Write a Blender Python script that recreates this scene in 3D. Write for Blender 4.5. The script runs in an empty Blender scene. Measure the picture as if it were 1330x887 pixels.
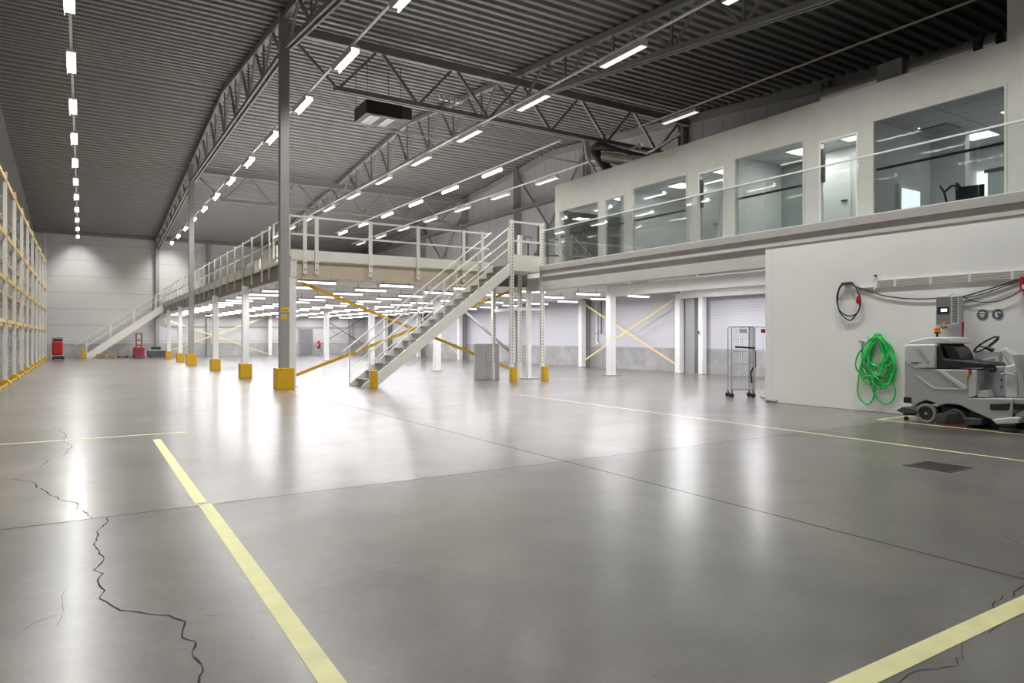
import bpy, math, random
from mathutils import Vector, Matrix
R = math.radians
random.seed(7)
scn = bpy.context.scene
COL = scn.collection

# ---------------------------------------------------------------- camera, exposure, world
CH = 1.45                       # lens height; focal 887 px on a 1330 px frame = 24 mm
cam_d = bpy.data.cameras.new('camera'); cam = bpy.data.objects.new('camera', cam_d); COL.objects.link(cam)
cam_d.sensor_width = 36; cam_d.lens = 887 / 1330 * 36
cam_d.clip_end = 200; cam_d.clip_start = 0.05
YAW = math.atan(559 / 887)
cam.location = (0, 0, CH); cam.rotation_euler = (R(90), 0, -YAW)
cam_d.shift_y = -5.5 / 1330
scn.camera = cam
scn.view_settings.view_transform = 'Standard'; scn.view_settings.look = 'None'
scn.view_settings.gamma = 1; scn.view_settings.use_curve_mapping = False
scn.view_settings.exposure = 0.9
scn.cycles.use_denoising = True
scn.cycles.max_bounces = 8; scn.cycles.diffuse_bounces = 5; scn.cycles.glossy_bounces = 4
scn.cycles.transparent_max_bounces = 12; scn.cycles.sample_clamp_indirect = 6
scn.cycles.use_light_tree = True
wd = bpy.data.worlds.new('world'); scn.world = wd; wd.use_nodes = True
wd.node_tree.nodes['Background'].inputs[0].default_value = (0.9, 0.92, 1, 1)
wd.node_tree.nodes['Background'].inputs[1].default_value = 0.03
P_HALL = 62.0      # radiant power of one hall fixture
P_BARE = 50.0
P_MEZZ = 23
P_OFFICE = 19
HALL_SPREAD = 165

# ---------------------------------------------------------------- pixel helpers for measured points (world planes)
_s, _c = math.sin(YAW), math.cos(YAW)
def oX(px, py, X):
    t = (px - 665) / 887; Y = X * (_c - t * _s) / (_s + t * _c); d = X * _s + Y * _c
    return (X, Y, CH - (py - 438) * d / 887)
def oY(px, py, Y):
    t = (px - 665) / 887; X = Y * (_s + t * _c) / (_c - t * _s); d = X * _s + Y * _c
    return (X, Y, CH - (py - 438) * d / 887)
def fl(px, py, z=0.0):
    d = 887 * (CH - z) / (py - 438); u = (px - 665) / 887 * d
    return (u * _c + d * _s, -u * _s + d * _c, z)

# ---------------------------------------------------------------- materials
def mat(name, col, rough=0.5, metal=0.0, spec=0.5, emit=0, ecol=None, coat=0.0, noise=None, bump=None, alpha=None):
    m = bpy.data.materials.new(name); m.use_nodes = True; nt = m.node_tree; b = nt.nodes['Principled BSDF']
    b.inputs['Base Color'].default_value = (*col, 1); b.inputs['Roughness'].default_value = rough
    b.inputs['Metallic'].default_value = metal; b.inputs['Specular IOR Level'].default_value = spec
    b.inputs['Coat Weight'].default_value = coat
    if emit:
        b.inputs['Emission Color'].default_value = (*(ecol or col), 1); b.inputs['Emission Strength'].default_value = emit
        m.cycles.emission_sampling = 'NONE'
    n = noise or (3.0, 0.08)
    tc = nt.nodes.new('ShaderNodeTexCoord'); nz = nt.nodes.new('ShaderNodeTexNoise')
    nz.inputs['Scale'].default_value = n[0]; nz.inputs['Detail'].default_value = 6
    nt.links.new(tc.outputs['Object'], nz.inputs['Vector'])
    mx = nt.nodes.new('ShaderNodeMix'); mx.data_type = 'RGBA'; mx.blend_type = 'MULTIPLY'
    rp = nt.nodes.new('ShaderNodeMapRange'); rp.inputs[1].default_value = 0.3; rp.inputs[2].default_value = 0.7
    rp.inputs[3].default_value = 1 - n[1]; rp.inputs[4].default_value = 1.0
    nt.links.new(nz.outputs['Fac'], rp.inputs[0])
    mx.inputs[0].default_value = 1; mx.inputs[6].default_value = (*col, 1)
    nt.links.new(rp.outputs[0], mx.inputs[7]); nt.links.new(mx.outputs[2], b.inputs['Base Color'])
    m['_mix'] = 1
    return m
def nodes(m): return m.node_tree.nodes, m.node_tree.links
def add_lines(m, axis, pitch, width, dark, bump=0.0):
    """thin panel joints every `pitch` metres along an axis of world position"""
    N, L = nodes(m); b = N['Principled BSDF']
    src = b.inputs['Base Color'].links[0].from_socket
    g = N.new('ShaderNodeNewGeometry'); sp = N.new('ShaderNodeSeparateXYZ'); L.new(g.outputs['Position'], sp.inputs[0])
    md = N.new('ShaderNodeMath'); md.operation = 'WRAP'; md.inputs[1].default_value = 0; md.inputs[2].default_value = pitch
    L.new(sp.outputs[axis], md.inputs[0])
    lt = N.new('ShaderNodeMath'); lt.operation = 'LESS_THAN'; lt.inputs[1].default_value = width; L.new(md.outputs[0], lt.inputs[0])
    mx = N.new('ShaderNodeMix'); mx.data_type = 'RGBA'; mx.blend_type = 'MULTIPLY'
    L.new(lt.outputs[0], mx.inputs[0]); L.new(src, mx.inputs[6]); mx.inputs[7].default_value = (dark, dark, dark, 1)
    L.new(mx.outputs[2], b.inputs['Base Color'])
    return m

M = {}
M['steel_grey'] = mat('grey_painted_steel', (0.20, 0.195, 0.185), 0.45)
M['col_grey'] = mat('column_grey_paint', (0.30, 0.29, 0.28), 0.4)
M['truss'] = mat('truss_grey_paint', (0.25, 0.247, 0.235), 0.45)
M['deck_roof'] = mat('roof_sheet_grey', (0.21, 0.204, 0.194), 0.42)
M['white'] = mat('white_paint', (0.78, 0.78, 0.76), 0.4)
M['white_wall'] = mat('white_wall_paint', (0.86, 0.865, 0.845), 0.55, noise=(0.8, 0.05))
M['cream'] = mat('cream_powder_coat', (0.70, 0.69, 0.63), 0.4)
M['off_wall'] = mat('office_wall_paint', (0.60, 0.60, 0.55), 0.6)
M['fascia'] = mat('fascia_warm_grey', (0.46, 0.44, 0.42), 0.5)
M['beam_off'] = mat('beam_cladding', (0.60, 0.60, 0.565), 0.5)
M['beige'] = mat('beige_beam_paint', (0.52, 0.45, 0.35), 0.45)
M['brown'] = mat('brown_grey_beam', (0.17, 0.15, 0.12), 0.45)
M['yellow'] = mat('safety_yellow', (0.58, 0.335, 0.006), 0.45)
M['rack_yellow'] = mat('rack_beam_orange', (0.80, 0.55, 0.20), 0.45)
M['sticker'] = mat('sticker_yellow', (0.85, 0.50, 0.02), 0.5)
M['black'] = mat('black_plastic', (0.015, 0.015, 0.016), 0.4)
M['dark'] = mat('dark_grey', (0.055, 0.055, 0.06), 0.5)
M['galv'] = mat('galvanised_steel', (0.55, 0.56, 0.57), 0.35, metal=0.8)
M['zinc'] = mat('grey_zinc', (0.36, 0.36, 0.36), 0.5, metal=0.3)
M['chrome'] = mat('chrome', (0.8, 0.8, 0.8), 0.15, metal=1.0)
M['tape'] = mat('pale_yellow_line', (0.74, 0.72, 0.36), 0.5, noise=(6, 0.15))
M['cap'] = mat('bright_metal_cap', (0.85, 0.86, 0.86), 0.3, metal=0.2)
M['duct'] = mat('silver_duct', (0.62, 0.63, 0.64), 0.27, metal=0.85)
M['joint'] = mat('joint_dark', (0.035, 0.033, 0.03), 0.8)
M['crack'] = mat('crack_dark', (0.03, 0.027, 0.023), 0.9)
M['red'] = mat('red_paint', (0.38, 0.008, 0.012), 0.35)
M['pale_yellow'] = mat('pale_yellow_paint', (0.78, 0.62, 0.28), 0.45)
M['screen_grey'] = mat('grey_screen_paint', (0.42, 0.42, 0.41), 0.5)
M['dark_red'] = mat('dark_red_rubber', (0.16, 0.02, 0.02), 0.6)
M['redplug'] = mat('red_plug', (0.5, 0.02, 0.03), 0.4)
M['orange'] = mat('amber_beacon', (0.95, 0.22, 0.01), 0.25)
M['green'] = mat('green_hose', (0.03, 0.58, 0.12), 0.35)
M['rubber'] = mat('rubber', (0.012, 0.012, 0.012), 0.6)
M['tyre'] = mat('grey_tyre', (0.20, 0.20, 0.205), 0.6)
M['mgrey'] = mat('machine_grey', (0.40, 0.405, 0.415), 0.38)
M['mlight'] = mat('machine_light_grey', (0.58, 0.585, 0.59), 0.4)
M['charger'] = mat('charger_grey', (0.20, 0.195, 0.19), 0.4)
M['screen'] = mat('lit_screen', (0.7, 0.8, 1.0), 0.3, emit=0.9)
M['signblue'] = mat('sign_slate', (0.085, 0.10, 0.13), 0.5)
M['wood'] = mat('pallet_wood', (0.42, 0.28, 0.15), 0.7, noise=(8, 0.4))
M['door_grey'] = mat('grey_door', (0.20, 0.20, 0.215), 0.45)
M['duct_black'] = mat('black_insulation', (0.03, 0.03, 0.03), 0.6)
M['tray'] = mat('cable_tray', (0.16, 0.155, 0.15), 0.5)
M['ceil_tile'] = mat('ceiling_tile', (0.55, 0.55, 0.55), 0.8)
add_lines(M['ceil_tile'], 0, 0.6, 0.025, 0.5); add_lines(M['ceil_tile'], 1, 1.2, 0.025, 0.5)
M['deck_under'] = mat('deck_underside_white', (0.88, 0.85, 0.85), 0.6)
add_lines(M['deck_under'], 0, 2.57, 0.10, 0.90)
M['lit'] = mat('lit_diffuser_bright', (1, 1, 1), 0.4, emit=7.0, ecol=(1, 0.97, 0.93))
M['lit_mezz'] = mat('lit_diffuser_mezzanine', (1, 1, 1), 0.4, emit=1.6, ecol=(0.97, 0.97, 1.0))
M['lit_side'] = mat('lit_diffuser_soft', (1, 1, 1), 0.4, emit=0.42, ecol=(1, 0.98, 0.95))
M['lit_panel'] = mat('lit_office_panel', (1, 1, 1), 0.4, emit=1.4)
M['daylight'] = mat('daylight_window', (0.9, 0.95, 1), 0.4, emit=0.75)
M['floor_office'] = mat('office_carpet', (0.34, 0.34, 0.35), 0.9)
M['inner_wall'] = mat('office_inner_wall', (0.72, 0.72, 0.72), 0.7)
M['glass_blue'] = mat('frosted_glass', (0.40, 0.46, 0.44), 0.25)

# panel walls
M['wall_back'] = mat('grey_sandwich_panel', (0.56, 0.55, 0.54), 0.45, noise=(0.5, 0.06)); add_lines(M['wall_back'], 2, 1.15, 0.025, 0.55)
M['wall_right'] = mat('lavender_grey_panel', (0.62, 0.61, 0.66), 0.4, noise=(0.5, 0.05)); add_lines(M['wall_right'], 2, 0.115, 0.014, 0.82)
M['wall_upper'] = mat('grey_vertical_cladding', (0.36, 0.35, 0.355), 0.5, noise=(0.5, 0.06)); add_lines(M['wall_upper'], 1, 1.0, 0.03, 0.6)
M['wall_left'] = mat('left_wall_panel', (0.30, 0.295, 0.28), 0.5); add_lines(M['wall_left'], 2, 1.15, 0.025, 0.6)
def concrete(name, c1, c2, rough):
    m = mat(name, c1, rough); N, L = nodes(m); b = N['Principled BSDF']
    tc = N.new('ShaderNodeTexCoord'); a = N.new('ShaderNodeTexNoise'); a.inputs['Scale'].default_value = 1.3; a.inputs['Detail'].default_value = 9
    a.inputs['Roughness'].default_value = 0.7
    L.new(tc.outputs['Object'], a.inputs['Vector'])
    r = N.new('ShaderNodeValToRGB'); r.color_ramp.elements[0].position = 0.35; r.color_ramp.elements[1].position = 0.65
    r.color_ramp.elements[0].color = (*c2, 1); r.color_ramp.elements[1].color = (*c1, 1)
    L.new(a.outputs['Fac'], r.inputs[0]); L.new(r.outputs[0], b.inputs['Base Color'])
    return m
M['plinth'] = concrete('concrete_plinth', (0.44, 0.435, 0.43), (0.30, 0.295, 0.29), 0.7)
add_lines(M['plinth'], 1, 6.3, 0.02, 0.5)

# polished concrete floor
def floor_material():
    m = bpy.data.materials.new('polished_concrete'); m.use_nodes = True; N, L = nodes(m); b = N['Principled BSDF']
    tc = N.new('ShaderNodeTexCoord')
    def noise(sc, det, ro=0.6, dist=0.0):
        n = N.new('ShaderNodeTexNoise'); n.inputs['Scale'].default_value = sc; n.inputs['Detail'].default_value = det
        n.inputs['Roughness'].default_value = ro; n.inputs['Distortion'].default_value = dist
        L.new(tc.outputs['Object'], n.inputs['Vector']); return n.outputs['Fac']
    def rng(src, a, b_, lo, hi):
        r = N.new('ShaderNodeMapRange'); L.new(src, r.inputs[0])
        for i, v in zip((1, 2, 3, 4), (a, b_, lo, hi)): r.inputs[i].default_value = v
        return r.outputs[0]
    def mul(a, c):
        n = N.new('ShaderNodeMath'); n.operation = 'MULTIPLY'; L.new(a, n.inputs[0])
        if isinstance(c, float): n.inputs[1].default_value = c
        else: L.new(c, n.inputs[1])
        return n.outputs[0]
    big = rng(noise(0.30, 4, 0.5, 0.5), 0.3, 0.7, 0.66, 1.18)
    med = rng(noise(1.6, 9, 0.68, 0.4), 0.30, 0.70, 0.72, 1.18)
    fine = rng(noise(24, 6, 0.7), 0.3, 0.7, 0.88, 1.08)
    spots = rng(noise(14, 2, 0.5), 0.74, 0.77, 1.0, 0.55)
    # the four slabs were poured and polished separately: different tone and sheen
    g = N.new('ShaderNodeNewGeometry'); sp = N.new('ShaderNodeSeparateXYZ'); L.new(g.outputs['Position'], sp.inputs[0])
    def step(sock, thr):
        n = N.new('ShaderNodeMath'); n.operation = 'GREATER_THAN'; L.new(sock, n.inputs[0]); n.inputs[1].default_value = thr; return n.outputs[0]
    sy = step(sp.outputs[1], 6.4); sx = step(sp.outputs[0], 4.78)
    tone = rng(sy, 0, 1, 0.90, 1.14); tone2 = rng(sx, 0, 1, 1.04, 0.96)
    v = mul(mul(mul(mul(mul(big, med), fine), spots), tone), tone2)
    cm = N.new('ShaderNodeMix'); cm.data_type = 'RGBA'; cm.blend_type = 'MULTIPLY'; cm.inputs[0].default_value = 1
    cm.inputs[6].default_value = (0.146, 0.136, 0.120, 1); L.new(v, cm.inputs[7]); L.new(cm.outputs[2], b.inputs['Base Color'])
    rr = rng(noise(0.9, 4, 0.5, 0.0), 0.2, 0.8, 0.276, 0.30)
    sheen = rng(sy, 0, 1, 1.12, 1.0)
    L.new(mul(rr, sheen), b.inputs['Roughness'])
    b.inputs['Specular IOR Level'].default_value = 0.5
    L.new(rng(sy, 0, 1, 0.12, 0.32), b.inputs['Coat Weight']); b.inputs['Coat Roughness'].default_value = 0.175; b.inputs['Coat IOR'].default_value = 1.5
    return m
M['floor'] = floor_material()

def glass_material(name, tint, refl=1.0):
    m = bpy.data.materials.new(name); m.use_nodes = True; N, L = nodes(m); N.remove(N['Principled BSDF'])
    t = N.new('ShaderNodeBsdfTransparent'); t.inputs[0].default_value = (*tint, 1)
    gl = N.new('ShaderNodeBsdfGlossy'); gl.inputs['Roughness'].default_value = 0.02
    fr = N.new('ShaderNodeFresnel'); fr.inputs[0].default_value = 1.5
    mm = N.new('ShaderNodeMath'); mm.operation = 'MULTIPLY'; mm.inputs[1].default_value = refl; mm.use_clamp = True
    mx = N.new('ShaderNodeMixShader'); L.new(fr.outputs[0], mm.inputs[0]); L.new(mm.outputs[0], mx.inputs[0])
    L.new(t.outputs[0], mx.inputs[1]); L.new(gl.outputs[0], mx.inputs[2]); L.new(mx.outputs[0], N['Material Output'].inputs[0])
    return m
M['glass'] = glass_material('window_glass', (0.80, 0.83, 0.82), 0.55)
M['glass_rail'] = glass_material('balustrade_glass', (0.955, 0.975, 0.965), 0.55)

# ---------------------------------------------------------------- mesh builder
OFF = {}
class MB:
    def __init__(self): self.v = []; self.f = []
    def add(self, vs, fs):
        n = len(self.v); self.v += [tuple(x) for x in vs]; self.f += [tuple(i + n for i in f) for f in fs]; return self
    def box(self, x0, x1, y0, y1, z0, z1):
        vs = [(x, y, z) for z in (z0, z1) for y in (y0, y1) for x in (x0, x1)]
        return self.add(vs, [(0, 2, 3, 1), (4, 5, 7, 6), (0, 1, 5, 4), (2, 6, 7, 3), (0, 4, 6, 2), (1, 3, 7, 5)])
    def bar(self, p0, p1, w, h, up=(0, 0, 1)):
        a, b = Vector(p0), Vector(p1); d = (b - a).normalized(); u = Vector(up)
        if abs(d.dot(u)) > 0.98: u = Vector((0, 1, 0))
        s = d.cross(u).normalized(); t = s.cross(d).normalized(); vs = []
        for p in (a, b):
            for i, j in ((-1, -1), (1, -1), (1, 1), (-1, 1)): vs.append(p + s * (w / 2 * i) + t * (h / 2 * j))
        return self.add(vs, [(3, 2, 1, 0), (4, 5, 6, 7), (0, 1, 5, 4), (1, 2, 6, 5), (2, 3, 7, 6), (3, 0, 4, 7)])
    def tube(self, pts, r, n=8, closed=False):
        P = [Vector(p) for p in pts]; K = len(P); rings = []
        prev = None
        for i, p in enumerate(P):
            if closed: d = P[(i + 1) % K] - P[i - 1]
            else: d = P[min(i + 1, K - 1)] - P[max(i - 1, 0)]
            d.normalize()
            if prev is None: s = d.orthogonal().normalized()
            else:
                s = prev - d * prev.dot(d)
                s = s.normalized() if s.length > 1e-6 else d.orthogonal().normalized()
            prev = s; t = d.cross(s); rr = r[i] if isinstance(r, (list, tuple)) else r
            rings.append([p + s * (rr * math.cos(2 * math.pi * k / n)) + t * (rr * math.sin(2 * math.pi * k / n)) for k in range(n)])
        vs = [q for ring in rings for q in ring]; fs = []
        for i in range(K if closed else K - 1):
            a, b = i * n, ((i + 1) % K) * n
            for k in range(n): fs.append((a + k, a + (k + 1) % n, b + (k + 1) % n, b + k))
        if not closed: fs += [tuple(reversed(range(n))), tuple(range((K - 1) * n, K * n))]
        return self.add(vs, fs)
    def prism(self, poly, axis, a, b):
        """poly of 2-D points extruded between a and b along axis; x: (y,z)  y: (x,z)  z: (x,y)"""
        def P(q, h): return (h, q[0], q[1]) if axis == 'x' else (q[0], h, q[1]) if axis == 'y' else (q[0], q[1], h)
        n = len(poly); vs = [P(q, a) for q in poly] + [P(q, b) for q in poly]
        fs = [tuple(range(n)), tuple(reversed(range(n, 2 * n)))] + [(i, i + n, (i + 1) % n + n, (i + 1) % n) for i in range(n)]
        return self.add(vs, fs)
    def disc(self, c, r, axis, h, n=28):
        c = Vector(c); ax = {'x': (0, 1, 0), 'y': (1, 0, 0), 'z': (1, 0, 0)}[axis]
        poly = [(math.cos(2 * math.pi * k / n) * r, math.sin(2 * math.pi * k / n) * r) for k in range(n)]
        if axis == 'x': return self.prism([(c.y + p, c.z + q) for p, q in poly], 'x', c.x - h / 2, c.x + h / 2)
        if axis == 'y': return self.prism([(c.x + p, c.z + q) for p, q in poly], 'y', c.y - h / 2, c.y + h / 2)
        return self.prism([(c.x + p, c.y + q) for p, q in poly], 'z', c.z - h / 2, c.z + h / 2)
    def ring(self, c, r0, r1, axis, h, n=28):
        vs = []; fs = []; c = Vector(c)
        for k in range(n):
            a = 2 * math.pi * k / n; p, q = math.cos(a), math.sin(a)
            for rr in (r0, r1):
                for s in (-h / 2, h / 2):
                    if axis == 'x': vs.append((c.x + s, c.y + p * rr, c.z + q * rr))
                    elif axis == 'y': vs.append((c.x + p * rr, c.y + s, c.z + q * rr))
                    else: vs.append((c.x + p * rr, c.y + q * rr, c.z + s))
        for k in range(n):
            a = 4 * k; b = 4 * ((k + 1) % n)
            fs += [(a, a + 1, b + 1, b), (a + 2, b + 2, b + 3, a + 3), (a, b, b + 2, a + 2), (a + 1, a + 3, b + 3, b + 1)]
        return self.add(vs, fs)
    def sphere(self, c, r, n=16, m=10, sz=1.0):
        c = Vector(c); vs = [c + Vector((0, 0, -r * sz))]; fs = []
        for i in range(1, m):
            ph = math.pi * i / m - math.pi / 2
            for k in range(n):
                a = 2 * math.pi * k / n; vs.append(c + Vector((math.cos(ph) * math.cos(a) * r, math.cos(ph) * math.sin(a) * r, math.sin(ph) * r * sz)))
        vs.append(c + Vector((0, 0, r * sz)))
        for k in range(n): fs.append((0, 1 + (k + 1) % n, 1 + k))
        for i in range(m - 2):
            for k in range(n):
                a = 1 + i * n; fs.append((a + k, a + (k + 1) % n, a + n + (k + 1) % n, a + n + k))
        e = len(vs) - 1; a = 1 + (m - 2) * n
        for k in range(n): fs.append((a + k, a + (k + 1) % n, e))
        return self.add(vs, fs)
    def build(self, name, m, parent=None, bevel=0.0, smooth=False, label=None, seg=2):
        import bmesh
        if parent is not None: off = OFF[parent.name]
        else:
            xs, ys, zs = zip(*self.v); off = Vector(((min(xs) + max(xs)) / 2, (min(ys) + max(ys)) / 2, min(zs)))
        me = bpy.data.meshes.new(name)
        me.from_pydata([(x - off.x, y - off.y, z - off.z) for x, y, z in self.v], [], self.f)
        bm = bmesh.new(); bm.from_mesh(me); bmesh.ops.recalc_face_normals(bm, faces=bm.faces); bm.to_mesh(me); bm.free()
        me.materials.append(m); o = bpy.data.objects.new(name, me); COL.objects.link(o)
        if parent is not None: o.parent = parent
        else: o.location = off
        OFF[o.name] = off.copy() if hasattr(off, 'copy') else off
        if smooth:
            for p in me.polygons: p.use_smooth = True
            try: me.set_sharp_from_angle(angle=R(38))
            except Exception: pass
        if bevel:
            md = o.modifiers.new('bevel', 'BEVEL'); md.width = bevel; md.segments = seg; md.limit_method = 'ANGLE'; md.angle_limit = R(40)
        if label: o['label'] = label
        return o
def box(*a): return MB().box(*a)
def thing(name, loc, label, cat, group=None):
    o = bpy.data.objects.new(name, None); COL.objects.link(o); o.location = loc; OFF[o.name] = Vector(loc)
    o.empty_display_size = 0.1
    return tag(o, label, cat, group)
def tag(o, label, cat, group=None):
    o['label'] = label; o['category'] = cat
    if group: o['group'] = group
    return o
def struct(o): o['kind'] = 'structure'; return o
def copy_tree(root, loc, label, group=None):
    """copy a thing and each of its parts and sub-parts"""
    def rec(o, parent):
        n = o.copy(); COL.objects.link(n); n.parent = parent
        for ch in kids.get(o.name, ()): rec(ch, n)
        return n
    kids = {}
    stack = [root]
    while stack:
        o = stack.pop(); kids[o.name] = list(o.children); stack += kids[o.name]
    r = rec(root, None); r.location = loc; r['label'] = label
    if group: r['group'] = group
    OFF[r.name] = Vector(loc)
    return r
ORD = ['first', 'second', 'third', 'fourth', 'fifth', 'sixth', 'seventh', 'eighth', 'ninth', 'tenth', 'eleventh', 'twelfth',
       'thirteenth', 'fourteenth', 'fifteenth', 'sixteenth', 'seventeenth', 'eighteenth', 'nineteenth', 'twentieth']

# ================================================================ building shell
XL, XR, YF, YB = -2.8, 21.0, -3.0, 57.4
RIDGE = 29.0
def roof(y): return 11.35 - 0.0865 * abs(y - RIDGE)

fo = struct(box(XL - .2, XR + .2, YF - .2, YB + .2, -0.15, 0).build('floor', M['floor']))
# ribbed roof sheets (ribs run across the hall)
rb = MB(); prof = []
y = YF
while y < YB:
    for dy, dz in ((0, 0), (0.17, 0), (0.21, 0.10), (0.36, 0.10)): prof.append((y + dy, roof(y + dy) + dz))
    y += 0.40
prof = [p for p in prof if p[0] < YB]
vs = [(x, p[0], p[1]) for p in prof for x in (XL, XR)]
rb.add(vs, [(2 * i, 2 * i + 1, 2 * i + 3, 2 * i + 2) for i in range(len(prof) - 1)])
n = len(rb.v)
rb.add([(x, p[0], p[1] + 0.25) for p in ((YF, roof(YF)), (RIDGE, roof(RIDGE)), (YB, roof(YB))) for x in (XL, XR)], [(0, 2, 3, 1), (2, 4, 5, 3)])
struct(rb.build('ceiling', M['deck_roof']))

def gable(y0, y1, z0, poly_x, x0, x1):
    return MB()
struct(MB().prism([(YF, -.15), (YB, -.15), (YB, roof(YB) + .1), (RIDGE, roof(RIDGE) + .1), (YF, roof(YF) + .1)], 'x', XL - .2, XL).build('wall_left', M['wall_left']))
wr = struct(MB().prism([(YF, 1.0), (YB, 1.0), (YB, 3.7), (YF, 3.7)], 'x', XR, XR + .2).build('wall_right', M['wall_right']))
MB().prism([(YF, 3.7), (YB, 3.7), (YB, roof(YB) + .1), (RIDGE, roof(RIDGE) + .1), (YF, roof(YF) + .1)], 'x', XR, XR + .2).build('upper_cladding', M['wall_upper'], wr)
wb = struct(box(XL - .2, XR + .2, YB, YB + .2, 1.0, roof(YB) + .3).build('wall_back', M['wall_back']))
struct(box(XL - .2, XR + .2, YF - .2, YF, -.15, roof(YF) + .3).build('wall_front', M['wall_back']))
struct(box(XL, XR, YB - .04, YB + .2, 0, 1.0).build('trim_1', M['plinth']))
struct(box(XR - .04, XR + .2, YF, YB - .04, 0, 1.0).build('trim_2', M['plinth']))
# eave trims under the roof along the right and back walls
struct(MB().bar((XR - .06, RIDGE, roof(RIDGE) - .22), (XR - .06, YB, roof(YB) - .22), .12, .3).bar((XR - .06, RIDGE, roof(RIDGE) - .22), (XR - .06, YF, roof(YF) - .22), .12, .3).build('trim_3', M['truss']))
struct(box(XL, XR, YB - .1, YB, roof(YB) - .22, roof(YB)).build('trim_4', M['truss']))

# white partition wall on the right with its office floor
XW = 13.0; SLAB = 3.82
struct(box(XW, XW + .22, YF, 9.77, 0, 3.46).build('wall_partition', M['white_wall'], bevel=.01))
struct(box(XW + .0, XW + .16, 9.77, 9.95, 0, 3.46).build('trim_5', M['white_wall']))
struct(box(XW + .04, XW + .34, 9.95, 19.7, 3.03, 3.46).build('trim_6', M['beam_off']))
struct(box(XW - .02, XW + .34, YF, 18.78, 3.46, 3.66).build('trim_7', M['beam_off']))
struct(box(XW - .07, XW + .34, YF, 18.8, 3.66, SLAB).build('trim_8', M['fascia']))
struct(box(XW + .34, XR - .01, YF, 20.2, 3.46, SLAB - .005).build('office_slab', M['deck_under']))
struct(box(XW + .06, XW + .12, 9.95, 12.0, 2.96, 3.03).build('trim_9', M['white_wall']))

# ================================================================ floor marks: painted lines, joints, cracks (parts of the floor)
def strip(pts, w, z=0.0012):
    mb = MB(); P = [Vector((p[0], p[1], z)) for p in pts]; vs = []
    for i, p in enumerate(P):
        d = (P[min(i + 1, len(P) - 1)] - P[max(i - 1, 0)]).normalized(); nrm = Vector((-d.y, d.x, 0))
        ww = w[i] if isinstance(w, list) else w
        vs += [p - nrm * ww / 2, p + nrm * ww / 2]
    mb.add(vs, [(2 * i, 2 * i + 2, 2 * i + 3, 2 * i + 1) for i in range(len(P) - 1)])
    return mb
def line(pts, w, label): strip(pts, w, .0016).build('painted_line', M['tape'], fo, label=label)
line([(.90, 10.9), (.885, 6.5)], .10, 'pale yellow painted line left of centre, far half')
line([(.905, 6.42), (.885, 1.6)], .105, 'pale yellow painted line left of centre, near half')
line([(-2.0, 11.5), (1.35, 11.5)], .07, 'thin yellow line across the left aisle')
line([(2.2, 1.66), (6.6, 1.66)], .11, 'pale yellow painted line at the lower right')
line([(9.34, 0.5), (9.34, 14.5)], .055, 'long thin yellow line on the right')
line([(11.86, 3.0), (11.86, 6.72)], .055, 'yellow parking line beside the scrubber')
line([(11.84, 6.74), (12.98, 6.74)], .055, 'yellow parking line behind the scrubber')
line([(4.76, 19.0), (4.76, 16.2)], .03, 'short pale line in front of the nearest column')
strip([(4.78, -1), (4.78, 19.2)], .018).build('floor_joint', M['joint'], fo)
strip([(-2.8, 6.4), (9.2, 6.42)], .014).build('floor_joint', M['joint'], fo)
strip([(4.78, 12.9), (13, 12.9)], .008).build('floor_joint', M['joint'], fo)
strip([(8.1, 6.42), (11.9, 6.42)], .010).build('floor_joint', M['joint'], fo)
strip([(-2.8, 13.0), (4.78, 13.0)], .007).build('floor_joint', M['joint'], fo)
strip([(-2.8, 18.9), (4.78, 18.9)], .007).build('floor_joint', M['joint'], fo)
def crack(pix, w, jit=.014, label=None):
    pts = [fl(*p)[:2] for p in pix]; out = []; ws = []
    for a, b in zip(pts, pts[1:]):
        L_ = math.dist(a, b); k = max(2, int(L_ / .045))
        for i in range(k):
            t = i / k; out.append((a[0] + (b[0] - a[0]) * t + random.uniform(-jit, jit), a[1] + (b[1] - a[1]) * t + random.uniform(-jit, jit)))
            ws.append(w * random.uniform(.35, 1.3))
    out.append(pts[-1]); ws.append(w * .5)
    strip(out, ws).build('crack', M['crack'], fo)
q = lambda x, y: (x / 2.557, 540 + y / 2.557)
crack([q(10, 206), q(115, 220), q(120, 235), q(200, 278), q(255, 290), q(262, 312), q(290, 322), q(303, 340)], .012)
crack([q(352, 338), q(358, 352), q(325, 380), q(322, 410), q(310, 428), q(318, 440), q(345, 476), q(312, 512), q(340, 524), q(320, 548), q(348, 580), q(328, 606), q(368, 630), q(400, 648), q(490, 656), q(560, 664), q(618, 684), q(602, 735), q(648, 750), q(638, 800), q(660, 812), q(680, 848), q(656, 886), (254, 900)], .011, .007)
crack([q(176, 38), q(222, 62), q(205, 82), q(240, 100), q(206, 136)], .010, .02)
crack([q(160, 146), q(132, 172)], .008, .02)
crack([q(225, 565), q(205, 600), q(212, 650), q(190, 700)], .0025, .004)
crack([q(190, 660), q(110, 690), q(60, 725)], .0025, .004)
crack([q(680, 665), q(760, 662), q(860, 655), q(960, 650), q(1000, 690)], .0025, .004)
crack([q(1000, 690), q(1060, 655), q(1125, 640)], .0025, .004)
q = lambda x, y: (900 + x / 2.711, 560 + y / 2.711)
crack([q(1166, 542), q(1140, 558), q(1125, 585)], .010, .008)
crack([q(1095, 580), q(1058, 610), q(1052, 640), q(1080, 682), q(1040, 712)], .006, .006)
crack([q(940, 750), q(950, 798), q(925, 800), q(932, 826), q(850, 838), q(780, 845), q(725, 886)], .005, .006)
crack([q(1080, 362), q(1166, 405)], .005, .005)
crack([q(1166, 495), q(1130, 508)], .006, .006)
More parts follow.
